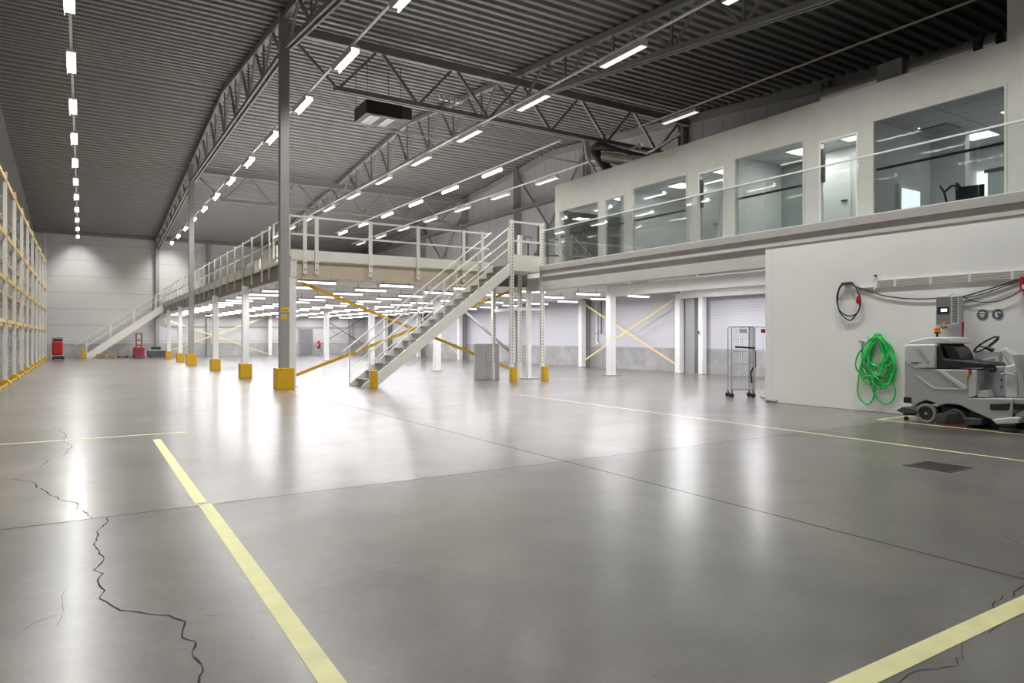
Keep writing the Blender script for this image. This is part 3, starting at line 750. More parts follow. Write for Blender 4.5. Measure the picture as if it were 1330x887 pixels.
mc = thing('floor_machine', (4.3, 54.8, 0), 'dark low machine standing right of the red stacker', 'machine')
box(3.95, 5.3, 54.5, 55.4, .06, .50).build('body', M['dark'], mc, bevel=.04); box(4.0, 5.2, 54.6, 55.3, .50, .56).build('cover', M['zinc'], mc, bevel=.02); box(4.2, 4.8, 54.7, 55.2, .56, .78).build('tank', M['black'], mc, bevel=.05)
MB().disc((4.1, 54.5, .09), .09, 'y', .06).disc((5.1, 54.5, .09), .09, 'y', .06).build('wheel', M['rubber'], mc)
# red scrubber at the end of the racking
X, Y_, _z = fl(71, 464.2)
X, Y_ = -1.22, 52.0
rc = thing('upright_cleaner', (X, Y_, 0), 'red upright floor cleaner standing at the end of the pallet racking', 'floor cleaner')
box(X - .36, X + .22, Y_ - .35, Y_ + .35, .32, 1.22).build('tank', M['red'], rc, bevel=.08); box(X - .33, X + .20, Y_ - .32, Y_ + .32, 1.22, 1.36).build('lid', M['black'], rc, bevel=.05)
box(X - .3, X + .3, Y_ - .42, Y_ + .4, .08, .25).build('chassis', M['black'], rc, bevel=.03)
MB().disc((X - .3, Y_ - .3, .1), .1, 'x', .06).disc((X + .2, Y_ - .3, .1), .1, 'x', .06).build('wheel', M['rubber'], rc)
MB().tube([(X - .3, Y_ + .35, 1.2), (X - .4, Y_ + .55, 1.4), (X + .2, Y_ + .55, 1.4), (X + .1, Y_ + .35, 1.2)], .02, 6).build('handle', M['black'], rc)

# ================================================================ pallet racking on the left
RX0, RX1 = -2.72, -1.98
rk = thing('pallet_racking', (-2.35, 38, 0), 'tall white and orange pallet racking along the left wall', 'pallet racking')
ry = [19.0 + 3.45 * i for i in range(11)]
levels = (1.95, 3.24, 4.58, 6.28)
for i, yy in enumerate(ry):
    fr_ = MB().box(RX1 - .05, RX1 + .05, yy - .055, yy + .055, .01, 6.5 if i < 10 else 8.2).build('upright', M['cream'], rk)
    MB().box(RX0 - .05, RX0 + .05, yy - .055, yy + .055, .01, 6.5 if i < 10 else 8.2).build('upright', M['cream'], rk)
    mb = MB(); z = .3; sgn = 1
    while z < 6.1:
        a, b_ = (RX0 + .05, RX1 - .05) if sgn > 0 else (RX1 - .05, RX0 + .05)
        mb.bar((a, yy, z), (b_, yy, z + .7), .03, .03); z += .7; sgn = -sgn
    for z in (.3, 2.5, 4.5, 6.4): mb.bar((RX0, yy, z), (RX1, yy, z), .03, .03)
    mb.build('frame_lattice', M['galv'], rk)
    MB().prism([(RX1 - .14, 0), (RX1 + .17, 0), (RX1 + .15, .05), (RX1 + .07, .16), (RX1 - .07, .16), (RX1 - .12, .05)], 'y', yy - .14, yy + .14).build('foot_guard', M['yellow'], rk, bevel=.01, label='yellow foot guard')
for a, b_ in zip(ry, ry[1:]):
    for z in levels:
        bmx = MB()
        box(RX1 - .02, RX1 + .03, a + .06, b_ - .06, z - .055, z + .055).build('load_beam', M['rack_yellow'], rk)
        box(RX0 - .02, RX0 + .03, a + .06, b_ - .06, z - .055, z + .055).build('load_beam', M['rack_yellow'], rk)
mb = MB()
for a in ry:
    for z in levels: mb.box(RX1 + .05, RX1 + .062, a - .05, a + .05, z - .16, z + .06)
mb.build('beam_connectors', M['yellow'], rk)
mb = MB()
for a, b_ in zip(ry, ry[1:]):
    mb.box(RX1 + .05, RX1 + .10, a + .14, b_ - .14, .01, .055)
mb.build('floor_guard_rail', M['yellow'], rk)

# ================================================================ end-wall door and hose reel
dx0, dx1 = 15.3, 16.35
d = struct(box(dx0, dx1, YB - .09, YB - .045, 0, 2.12).build('door_1', M['door_grey'], bevel=.01))
MB().box(dx1 - .16, dx1 - .04, YB - .13, YB - .09, 1.0, 1.04).build('door_handle', M['galv'], d)
MB().box(dx0 - .08, dx0, YB - .10, YB, 0, 2.2).box(dx1, dx1 + .08, YB - .10, YB, 0, 2.2).box(dx0, dx1, YB - .10, YB, 2.12, 2.2).build('door_frame', M['zinc'], d)
hr = thing('hose_reel', (17.0, YB - .25, .5), 'red round hose reel on the end wall beside the grey door', 'hose reel')
xh = oY(413, 450, YB - .2)[0]
MB().ring((xh, YB - .42, .82), .10, .31, 'x', .16, 24).build('reel', M['red'], hr, smooth=True)
MB().disc((xh, YB - .42, .82), .125, 'x', .22, 20).build('hub', M['white'], hr)
box(xh - .04, xh + .04, YB - .36, YB - .001, .78, .86).build('wall_bracket', M['zinc'], hr)
o = box(5.3, 19.4, YB - .07, YB - .001, 2.22, 2.30).build('conduit', M['zinc']); tag(o, 'grey horizontal conduit on the end wall above the door', 'conduit')

# ================================================================ lintels under the offices
struct(box(16.85, 17.05, 9.3, 20.0, 2.99, 3.38).build('trim_11', M['white']))
struct(box(20.33, 20.57, 9.5, 19.62, 3.0, 3.30).build('trim_12', M['white']))
mb = MB()
bx = thing('control_box', (20.2, 19.0, 1.6), 'small white switch box on the white post', 'switch box')
box(20.26, 20.34, 18.5, 18.6, 1.55, 1.75).build('case', M['white'], bx, bevel=.01); box(20.24, 20.26, 18.52, 18.58, 1.58, 1.70).build('button_plate', M['dark'], bx)
pp = thing('drain_pipe', (20.6, 25.5, .9), 'white elbowed drain pipe beside the left column of the cross brace', 'pipe')
MB().tube([(20.9, 25.55, 3.1), (20.9, 25.55, 1.4), (20.86, 25.5, 1.2), (20.85, 25.3, 1.1)], .05, 10).build('pipe', M['white'], pp, smooth=True)
MB().tube([(20.9, 25.2, 3.2), (20.9, 25.2, 1.6)], .03, 8).build('cable_pipe', M['dark'], pp, smooth=True)
for z in (1.6, 2.8): MB().box(20.85, 20.999, 25.5, 25.6, z, z + .04).build('bracket', M['zinc'], pp)

# ================================================================ roll cage trolley
cg = thing('roll_cage', (13.55, 10.8, 0), 'empty wire roll cage trolley half hidden behind the white wall', 'roll cage')
cx0, cx1, cy0, cy1 = 13.12, 14.1, 10.72, 11.45
A0 = Vector((13.13, 11.0, 0)); A1 = Vector((13.56, 10.72, 0))
dv = (A1 - A0).normalized(); nv = Vector((dv.y, -dv.x, 0)); nv = Vector((-dv.y, dv.x, 0))
B0 = A0 + nv * .30; B1 = A1 + nv * .30
def frame(P, Q, name):
    ps = [P + Vector((0, 0, .2)), P + Vector((0, 0, 1.66)), P + Vector((0, 0, 1.70)) + (Q - P) * .05, Q + Vector((0, 0, 1.70)) - (Q - P) * .05, Q + Vector((0, 0, 1.66)), Q + Vector((0, 0, .2))]
    MB().tube(ps, .013, 8, True).build('side_frame', M['zinc'], cg, smooth=True)
    mb = MB()
    for i in range(1, 10): t = i / 10; mb.bar(P.lerp(Q, t) + Vector((0, 0, .22)), P.lerp(Q, t) + Vector((0, 0, 1.69)), .004, .004)
    for z in (.5, .8, 1.1, 1.4): mb.bar(P + Vector((0, 0, z)), Q + Vector((0, 0, z)), .006, .006)
    mb.build('wire_mesh', M['galv'], cg)
S1 = A1 + dv * .45 + nv * .0
frame(A0, A1 + dv * .0, 'a'); frame(B0, B1, 'b'); frame(A1, B1 + dv * .0, 'c')
C0 = A1 + dv * .04; C1 = C0 + dv * .5
frame(C0, C1, 'd')
mb = MB()
for p, q_ in ((A0, A1), (A1, B1), (B1, B0), (B0, A0), ((A0 + B0) / 2, (A1 + B1) / 2)): mb.bar(p + Vector((0, 0, .2)), q_ + Vector((0, 0, .2)), .03, .03)
mb.build('base', M['galv'], cg)
for p in (A0, A1, B0, B1):
    MB().disc(p + Vector((0, 0, .062)), .06, 'x', .035, 20).build('caster', M['rubber'], cg, smooth=True)
    MB().bar(p + Vector((0, 0, .1)), p + Vector((0, 0, .2)), .05, .04).build('caster_fork', M['zinc'], cg)
MB().bar(A0 + dv * .08 + Vector((0, 0, 1.22)) - nv * .02, A1 + dv * .03 + Vector((0, 0, 1.19)) - nv * .02, .02, .045).build('strap', M['black'], cg, label='black strap')
MB().bar(A1 + dv * .05 + Vector((0, 0, 1.12)), A1 + dv * .05 + Vector((0, 0, .72)), .02, .03).bar(A1 + Vector((0, 0, .72)), A1 - dv * .08 + Vector((0, 0, .60)) - nv * .05, .02, .04).bar(A1 - dv * .08 + Vector((0, 0, .62)) - nv * .05, A1 - dv * .05 + Vector((0, 0, .36)) - nv * .05, .02, .03).build('strap_tail', M['black'], cg, label='hanging black strap end')
MB().bar(A0 + dv * .18 + Vector((0, 0, 1.60)) - nv * .01, A0 + dv * .36 + Vector((0, 0, 1.60)) - nv * .01, .004, .10).build('label_plate', M['off_wall'], cg)
MB().bar(A1 + dv * .18 + Vector((0, 0, 1.60)) - nv * .015, A1 + dv * .30 + Vector((0, 0, 1.60)) - nv * .015, .004, .09).build('red_tag', M['redplug'], cg)
o = MB().tube([(13.52, 10.45, .05), (13.3, 10.12, .045), (12.94, 9.86, .045), (12.92, 9.6, .045)], .035, 8).build('floor_tube', M['zinc'], smooth=True)
tag(o, 'bent grey steel tube on the floor at the end of the white wall', 'tube')

# ================================================================ office storey
OX = 14.3; OZ = 6.86; OE = 19.8
wins = [('window', 17.36, 19.62, 3.9, 5.95), ('window', 16.09, 17.09, 3.86, 5.92), ('window', 13.51, 15.81, 3.86, 6.05),
        ('door', 12.21, 13.11, 3.82, 5.95), ('window', 9.86, 11.91, 3.86, 6.10), ('door', 8.55, 9.49, 3.82, 5.93), ('window', 5.73, 8.26, 3.86, 6.10)]
ow = struct(MB().box(OX, OX + .12, 5.73, OE, 6.10, OZ).build('wall_office', M['off_wall']))
mb = MB(); edges = sorted([(a, b_) for _, a, b_, _, _ in wins]); prev = 5.73
for a, b_ in edges:
    if a > prev + .01: mb.box(OX, OX + .12, prev, a, 3.82, 6.10)
    prev = b_
mb.box(OX, OX + .12, prev, OE, 3.82, 6.10)
for _, a, b_, z0, z1 in wins:
    if z1 < 6.10: mb.box(OX, OX + .12, a, b_, z1, 6.10)
    if z0 > 3.83: mb.box(OX, OX + .12, a, b_, 3.82, z0)
mb.build('window_piers', M['off_wall'], ow)
struct(box(OX, OX + .12, YF, 5.73, 3.82, roof(5) + .0).build('wall_office_high', M['off_wall']))
struct(MB().box(OX + .12, OX + .3, OE - .12, OE, 3.82, OZ).box(19.3, 20.95, OE - .12, OE, 3.82, OZ).box(OX + .3, 19.3, OE - .12, OE, 6.0, OZ).box(OX + .3, 19.3, OE - .12, OE, 3.82, 3.9).build('wall_office_end', M['off_wall']))
struct(box(OX + .3, 19.3, OE - .07, OE - .06, 3.9, 6.0).build('window_13', M['glass']))
struct(box(OX + .12, 20.9, 5.6, OE - .12, 6.55, OZ - .06).build('office_roof', M['dark']))
struct(box(OX + .12, 20.9, 5.73, OE - .12, 6.14, 6.18).build('office_ceiling', M['ceil_tile']))
struct(box(OX + .12, 20.9, -1, OE - .12, 3.82, 3.83).build('office_floor', M['floor_office']))
struct(box(19.2, 19.3, 5.73, OE - .12, 3.83, 6.14).build('wall_inner', M['inner_wall']))
struct(box(OX + .14, 20.9, 5.55, 5.72, 3.83, 6.14).build('wall_inner_near', M['inner_wall']))
for yy in (16.6, 12.0, 8.4): struct(box(OX + .25, 19.2, yy - .05, yy + .05, 3.83, 6.14).build('partition', M['inner_wall']))
for i, (kind, a, b_, z0, z1) in enumerate(wins):
    nm = ('window_%d' if kind == 'window' else 'door_%d') % (i + 2)
    f = MB(); w = .045
    f.box(OX - .012, OX + .10, a, a + w, z0, z1).box(OX - .012, OX + .10, b_ - w, b_, z0, z1).box(OX - .012, OX + .10, a + w, b_ - w, z1 - w, z1).box(OX - .012, OX + .10, a + w, b_ - w, z0, z0 + w)
    o = struct(f.build(nm, M['white'] if kind == 'door' else M['off_wall']))
    box(OX + .04, OX + .05, a + w, b_ - w, z0 + w, z1 - w).build('pane', M['glass'], o)
    if kind == 'window':
        box(OX + .13, OX + .16, a + .02, b_ - .02, 5.02, 5.07).build('dark_bar', M['black'], o, label='dark horizontal bar behind the glass')
    else:
        # white door leaf standing open inside
        kx = 15.9 / 14.3; la, lb = a * kx + .22, b_ * kx - .02
        MB().box(15.9, 15.94, la, lb, 3.84, 5.90).build('door_leaf', M['white'], o)
        box(15.84, 15.90, la + .06, la + .2, 4.80, 4.83).build('door_handle', M['dark'], o)
        struct(box(15.95, 16.0, la - 1.0, lb + .5, 3.83, 6.14).build('partition', M['inner_wall']))
        box(OX + .0, OX + .10, b_ - w - .05, b_ - w, 5.0, 5.75).build('door_closer', M['dark'], o)
# extra interior pieces seen through the glass
struct(box(16.3, 16.36, 8.45, 12.0, 3.83, 6.14).build('glass_partition', M['glass_blue']))
dw = box(15.5, 16.35, 8.30, 8.35, 3.95, 4.80).build('window_10', M['daylight']); struct(dw)  # glowing pane standing in for a bright reflection in the rightmost office
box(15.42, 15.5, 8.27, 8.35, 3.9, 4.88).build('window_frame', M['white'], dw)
dw = box(19.14, 19.19, 8.12, 8.33, 3.95, 5.62).build('window_14', M['daylight']); struct(dw)
dr = box(19.12, 19.19, 7.2, 8.08, 3.95, 5.55).build('window_15', M['glass_blue']); struct(dr)
box(19.08, 19.12, 7.2, 8.15, 5.55, 5.63).build('window_frame', M['dark'], dr)
struct(box(16.9, 17.1, 7.6, 8.35, 3.83, 6.14).build('partition', M['inner_wall']))
dw = box(19.14, 19.19, 14.2, 16.0, 3.95, 5.0).build('window_11', M['daylight']); struct(dw)
dw = box(19.14, 19.19, 17.4, 18.6, 3.95, 4.9).build('window_12', M['daylight']); struct(dw)
dr = box(19.10, 19.19, 12.9, 13.8, 3.83, 5.6).build('door_10', M['dark']); struct(dr)
def desk_chair(x, y, lab):
    t = thing('office_chair', (x, y, 3.83), lab, 'office chair')
    box(x - .24, x + .24, y - .24, y + .24, 4.28, 4.37).build('seat', M['black'], t, bevel=.03)
    MB().prism([(y + .18, 4.40), (y + .24, 4.40), (y + .32, 5.0), (y + .26, 5.02)], 'x', x - .23, x + .23).build('backrest', M['black'], t, bevel=.02)
    MB().tube([(x, y, 3.93), (x, y, 4.28)], .03, 8).build('gas_lift', M['dark'], t)
    for k in range(5): MB().bar((x, y, 3.93), (x + .3 * math.cos(k * 1.2566), y + .3 * math.sin(k * 1.2566), 3.87), .04, .03).build('foot', M['dark'], t)
desk_chair(15.1, 18.5, 'black office chair behind the leftmost office window'); desk_chair(15.9, 18.0, 'black office chair standing right of another one in the leftmost office')
tb = thing('desk', (15.6, 6.8, 3.83), 'desk with dark top inside the rightmost office window', 'desk')
box(15.3, 16.1, 6.1, 7.7, 4.13, 4.17).build('desk_top', M['dark'], tb)
for x, yy in ((15.35, 6.15), (16.05, 6.15), (15.35, 7.65), (16.05, 7.65)): box(x - .025, x + .025, yy - .025, yy + .025, 3.83, 4.13).build('leg', M['dark'], tb)
mo = thing('monitor', (15.6, 6.97, 4.17), 'black computer monitor on the desk in the rightmost office', 'monitor')
MB().bar((15.75, 6.72, 4.44), (15.60, 7.2, 4.44), .03, .34).build('screen', M['black'], mo); box(15.64, 15.70, 6.95, 7.01, 4.17, 4.3).build('stand', M['dark'], mo)
ma = thing('desk_lamp', (15.6, 7.35, 4.17), 'black articulated desk lamp beside the monitor', 'desk lamp')
MB().tube([(15.6, 7.35, 4.18), (15.6, 7.42, 4.55), (15.6, 7.28, 4.66), (15.6, 7.16, 4.63)], .025, 8).build('arm', M['black'], ma); MB().tube([(15.6, 7.42, 4.55), (15.6, 7.50, 4.70)], .03, 8).build('counterweight', M['black'], ma)
MB().tube([(15.6, 7.18, 4.70), (15.6, 7.10, 4.56)], [.03, .07], 12).build('lamp_shade', M['black'], ma); box(15.53, 15.67, 7.28, 7.42, 4.17, 4.20).build('base', M['black'], ma)
# office ceiling light panels
n_ = 0
for (x, yy) in ((16.4, 6.3), (15.3, 10.6), (15.2, 9.2), (17.6, 7.6), (15.2, 13.0), (15.6, 15.0), (17.6, 14.6), (16.6, 18.2), (15.2, 17.4)):
    t = thing('office_ceiling_light', (x, yy, 6.11), 'flat lit office ceiling panel, %s in order from the right end of the balcony' % ORD[n_], 'light panel', 'office ceiling panels'); n_ += 1
    box(x - .31, x + .31, yy - .31, yy + .31, 6.115, 6.14).build('frame', M['white'], t); box(x - .28, x + .28, yy - .28, yy + .28, 6.108, 6.115).build('diffuser', M['lit_panel'], t)
    ld = bpy.data.lights.new('panel_lamp', 'AREA'); ld.size = .55; ld.energy = P_OFFICE * (.45, .8, .7, .5, .8, 2.0, 2.0, 3.2, 3.2)[n_ - 1]; ld.color = (1, .98, .96)
    lo = bpy.data.objects.new('panel_lamp', ld); COL.objects.link(lo); lo.parent = t; lo.location = (0, 0, -.01)
o = box(16.0, 16.6, 7.55, 8.15, 6.11, 6.138).build('air_diffuser', M['zinc']); tag(o, 'dark square air diffuser in the ceiling of the rightmost office', 'air vent')
# glass balustrade
gr = thing('glass_balustrade', (12.96, 8, SLAB), 'frameless glass balustrade with thin chrome cap along the office balcony', 'balustrade')
yy = YF
while yy < 18.6:
    e = min(yy + 2.15, 18.7); box(12.955, 12.975, yy + .01, e - .01, SLAB, 4.97).build('glass_panel', M['glass_rail'], gr); yy += 2.16
box(12.945, 12.985, YF, 18.7, 4.97, 5.0).build('cap_rail', M['cap'], gr)
box(12.94, 12.99, YF, 18.7, SLAB, SLAB + .02).build('base_channel', M['cap'], gr)

# ducts on the office roof
dc = thing('ventilation_duct', (16.4, 9, 7.3), 'silver spiral ventilation duct lying on the office roof', 'duct')
DX = 16.3
def dz(px, py): return oX(px, py, DX)
a = Vector(oX(1072, 129, DX)); b_ = Vector(oX(1300, 60, DX))
zz = 7.62; rr = .24
pts = []; rad = []
L_ = abs(a.y - b_.y); k = 60
for i in range(k + 1):
    t = i / k; pts.append((DX, lerp(a.y, b_.y, t), zz)); rad.append(rr + (.012 if i % 3 == 0 else 0))
MB().tube(pts, rad, 20).build('duct_run', M['duct'], dc, smooth=True)
MB().disc((DX, a.y + .01, zz), .2, 'y', .06, 20).build('end_cap', M['dark'], dc)
ya, yb_ = oX(1183, 80, DX)[1], oX(1150, 80, DX)[1]
MB().box(DX - .36, DX + .36, ya, yb_, zz - .28, zz + .27).build('silencer_box', M['zinc'], dc, bevel=.01)
for px in (1089, 1148, 1249):
    yy = oX(px, 80, DX)[1]; MB().box(DX - .28, DX + .28, yy - .02, yy + .02, zz - .82, zz - .2).build('support_strap', M['zinc'], dc)
yy = oX(1277, 70, DX)[1]; MB().ring((DX, yy, zz), .24, .30, 'y', .14, 20).build('collar', M['dark'], dc)
# black insulated duct and silver flexible duct at the office roof end
FX = 15.6
bd = thing('insulated_duct', tuple(oX(790, 225, FX)), 'fat black insulated duct bending down behind the office front', 'duct')
P = [oX(*p, FX) for p in ((805, 232), (792, 222), (779, 206), (773, 196), (779, 190), (796, 193), (822, 199), (850, 206))]
def smooth_path(P, k=6):
    P = [Vector(p) for p in P]; out = []
    for i in range(len(P) - 1):
        p0, p1, p2, p3 = P[max(i - 1, 0)], P[i], P[i + 1], P[min(i + 2, len(P) - 1)]
        for j in range(k):
            t = j / k; out.append(.5 * ((2 * p1) + (-p0 + p2) * t + (2 * p0 - 5 * p1 + 4 * p2 - p3) * t * t + (-p0 + 3 * p1 - 3 * p2 + p3) * t ** 3))
    out.append(P[-1]); return out
Q = smooth_path(P)
MB().tube(Q, [.17 if i < 24 else max(.07, .17 - .012 * (i - 24)) for i in range(len(Q))], 16).build('sleeve', M['duct_black'], bd, smooth=True)
M['foil'] = mat('foil_duct', (0.62, 0.60, 0.55), 0.35, metal=0.4)
fd = thing('flexible_duct', tuple(oX(800, 205, FX + .3)), 'short silver ribbed flexible duct beside the black duct', 'duct')
P = smooth_path([oX(*p, FX - .1) for p in ((785, 203), (800, 206), (816, 208), (840, 211))], 14)
MB().tube(P, [.17 + (.02 if i % 2 else 0) for i in range(len(P))], 16).build('hose_body', M['foil'], fd)
P = smooth_path([oX(*p, 15.0) for p in ((759, 181), (761, 195), (763, 206), (769, 215), (776, 229), (779, 237))])
o = MB().tube(P, .045, 8).build('cable_bundle', M['white'], smooth=True); tag(o, 'pale cable bundle dropping from the cross truss to the office roof', 'cable')
cl = MB()
random.seed(3)
o = MB().bar(oX(830, 166, 16.0), oX(830, 190, 16.0), .02, .02).build('drop_cable', M['white']); tag(o, 'thin white cable hanging down above the office roof', 'cable')
o = MB().tube([(16.9, 18.3, 7.95), (16.9, 18.9, 8.17), (16.9, 21.1, 8.36)], .025, 8).build('drop_cable', M['white']); tag(o, 'white cable joining the two light tracks above the office corner', 'cable')
P = [oX(840 + i * 5, 201 - i * 3.05 - (i % 2) * 1.0, 14.6) for i in range(10)]
o = MB().tube(smooth_path(P, 3), .05, 6).build('cable_bundle', M['galv'], smooth=True); tag(o, 'crinkled foil wrapped cable lying along the office roof edge', 'cable')
mv = thing('motion_sensor', tuple(oX(828, 191, 16.0)), 'small white sensor arm near the black duct', 'sensor')
P0, P1 = Vector(oX(808, 197, 16.0)), Vector(oX(831, 189, 16.0))
MB().bar(P0, P1, .05, .05).build('arm', M['white'], mv); MB().sphere(P1, .09).build('head', M['white'], mv, smooth=True)
MB().tube([(P1.x, P1.y, 6.81), tuple(P1)], .015, 6).build('stem', M['zinc'], mv)

# ceiling unit near the cross truss
cu = thing('ceiling_air_unit', (8.6, 22.4, 8.95), 'black box air unit with two pale panels hanging under the roof', 'air unit')
box(8.05, 9.35, 21.9, 23.1, 8.95, 9.42).build('casing', M['black'], cu, bevel=.02)
box(8.22, 8.60, 22.0, 23.0, 8.93, 8.95).build('grille', M['ceil_tile'], cu); box(8.85, 9.12, 22.0, 23.0, 8.93, 8.95).build('grille', M['ceil_tile'], cu)
box(9.35, 9.7, 21.92, 23.08, 8.98, 9.40).build('side_box', M['dark'], cu)
for x, yy in ((8.1, 21.95), (9.3, 21.95), (8.1, 23.05), (9.3, 23.05)): MB().bar((x, yy, 9.4), (x, yy, roof(yy)), .015, .015).build('hanger_rod', M['dark'], cu)
o = MB().tube([(8.4, 22.9, 8.82), (20.9, 22.9, 8.82)], .03, 8).build('sprinkler_pipe', M['zinc']); tag(o, 'thin grey pipe crossing under the roof behind the air unit', 'pipe')
sc = thing('sensor_box', (11.9, 19.3, 8.8), 'row of small white sensors above the cross truss', 'sensor')
for i in range(4): box(9.8 + i * .2, 9.9 + i * .2, 19.9, 20.0, 9.15, 9.3).build('sensor', M['white'], sc)
box(9.75, 10.6, 19.93, 19.97, 9.3, 9.33).build('rail', M['zinc'], sc)
# cable ladder on the right wall
ct = thing('cable_ladder', (20.6, 38, 8.45), 'dark cable ladder running along the upper right wall', 'cable tray')
for x in (20.32, 20.62): box(x - .015, x + .015, 20.5, 57, 8.42, 8.55).build('side_rail', M['tray'], ct)
yy = 20.7
while yy < 56.8: box(20.32, 20.62, yy - .02, yy + .02, 8.44, 8.47).build('rung', M['tray'], ct); yy += .4
MB().box(20.38, 20.56, 20.5, 57, 8.475, 8.52).build('cables', M['black'], ct)
P = [(20.45, 25.6, 8.4), (20.5, 25.5, 8.2), (20.66, 25.45, 8.0), (20.66, 25.4, 3.85)]
o = MB().tube(smooth_path(P, 4), .05, 8).build('down_pipe', M['tray'], smooth=True); tag(o, 'dark pipe running down the wall column behind the landing', 'pipe')

# ================================================================ things on the white wall
WX = XW
# cable loop with red plug and long cables
def wp(px, py, off=.03): return oX(px, py, WX - off)
cp = lambda x, y: (1070 + x / 5.115, 340 + y / 5.115)
hk = thing('cable_hook', wp(*cp(158, 145)), 'dark wall hook holding the coiled black cable', 'hook')
a = Vector(wp(*cp(125, 146), .05)); b_ = Vector(wp(*cp(186, 140), .05)); MB().bar(a, b_, .10, .04).build('hook_plate', M['dark'], hk)
P = [wp(*cp(*p), .04 + .012 * (i % 3)) for i, p in enumerate([(160, 148), (115, 160), (92, 230), (98, 310), (140, 352), (190, 358), (228, 330), (242, 280), (238, 230), (205, 160), (160, 140), (112, 158), (88, 230), (100, 320), (140, 372), (180, 388), (215, 350), (240, 300), (232, 270)])]
cc = thing('power_cable', wp(1100, 400), 'looped black power cable with red plug hanging on the white wall', 'power cable')
MB().tube(smooth_path(P, 6), .013, 8).build('cable_loop', M['rubber'], cc, smooth=True)
P = [wp(*cp(*p), .03) for p in [(200, 160), (300, 195), (400, 225), (520, 242), (650, 247), (800, 240), (920, 232), (1050, 195), (1180, 155), (1280, 122), (1320, 118)]]
MB().tube(smooth_path(P, 5), .011, 8).build('cable_run', M['rubber'], cc, smooth=True)
a, b_ = Vector(wp(*cp(232, 228), .07)), Vector(wp(*cp(228, 278), .07)); MB().tube([a, (a * .6 + b_ * .4), (a * .4 + b_ * .6), b_], [.035, .045, .05, .03], 10).build('plug', M['redplug'], cc, smooth=True)
P = [wp(*cp(*p), .05) for p in [(800, 240), (830, 225), (880, 224), (940, 238), (1060, 212), (1180, 170), (1290, 130), (1328, 120)]]
o = MB().tube(smooth_path(P, 5), .009, 8).build('hanging_cable', M['rubber'], smooth=True); tag(o, 'black cable looping over the charger to the red box at right', 'cable')
P = [wp(*cp(*p), .05) for p in [(935, 240), (1000, 262), (1090, 268), (1170, 258), (1260, 222), (1310, 185)]]
o = MB().tube(smooth_path(P, 5), .008, 8).build('hanging_cable', M['rubber'], smooth=True); tag(o, 'sagging black cable right of the charger, lowest of the wall cables', 'cable')
# slotted rail on the wall
sg = thing('slotted_wall_rail', wp(1225, 360), 'long pale slotted wall grille with thin brown slots above the cables', 'wall grille')
y0, y1 = 7.75, 3.2
z_at = 2.38
box(WX - .03, WX - .001, y1, 7.42, 2.40, 2.55).build('backing', M['white'], sg)
box(WX - .025, WX - .001, 7.42, 7.78, 2.37, 2.43).build('backing', M['white'], sg)
M['slot'] = mat('brown_slot', (0.22, 0.15, 0.11), 0.7)
mb = MB()
for j in range(5):
    yy = y1
    while yy < 7.35: mb.box(WX - .033, WX - .0295, yy + .03, min(yy + .62, 7.38), 2.411 + j * .028, 2.419 + j * .028); yy += .64
for j in range(2): mb.box(WX - .0285, WX - .0245, 7.46, 7.75, 2.383 + j * .022, 2.393 + j * .022)
mb.build('slots', M['slot'], sg)
o = thing('wall_peg', wp(1137, 358), 'tiny dark peg sticking out of the wall above the grille end', 'peg')
MB().disc(Vector(wp(1137, 358)), .02, 'x', .05, 10).build('pin', M['dark'], o); 
# charger
ch = thing('wall_charger', wp(1237, 425), 'grey wall mounted battery charger with small lit display', 'battery charger')
cy0, cy1, cz0, cz1 = 5.86, 6.24, 1.64, 2.18
MB().prism([(cy0, cz0 + .02), (cy1, cz0), (cy1, cz1 - .02), (cy1 - .04, cz1), (cy0, cz1)], 'x', WX - .20, WX - .02).build('casing', M['mlight'], ch, bevel=.02)
box(WX - .208, WX - .199, cy0 + .13, cy1 - .02, cz0 + .04, cz1 - .02).build('front_plate', M['charger'], ch, bevel=.004)
d_ = box(WX - .214, WX - .208, cy0 + .15, cy1 - .04, 1.86, 1.98).build('display_panel', M['black'], ch)
box(WX - .217, WX - .214, cy1 - .2, cy1 - .1, 1.90, 1.95).build('screen', M['screen'], d_)
mb = MB()
for i in range(13): mb.box(WX - .205, WX - .199, cy0 + .02, cy0 + .10, cz0 + .07 + i * .035, cz0 + .083 + i * .035)
mb.build('vent_slots', M['dark'], ch); box(WX - .216, WX - .209, cy0 + .2, cy0 + .26, 1.68, 1.72).build('warning_light', M['orange'], ch)
P = [wp(*cp(*p), .10) for p in [(800, 250), (772, 290), (760, 350), (768, 410), (790, 440), (820, 428)]]
MB().tube(smooth_path(P, 5), .011, 8).build('side_cable', M['rubber'], ch, smooth=True)
P = [wp(*p, .10) for p in ((1251, 418), (1250, 440), (1251, 462))]
o = MB().tube(P, .017, 8).build('charging_cable', M['redplug'], smooth=True); tag(o, 'red charging cable hanging from the charger down behind the scrubber', 'cable')
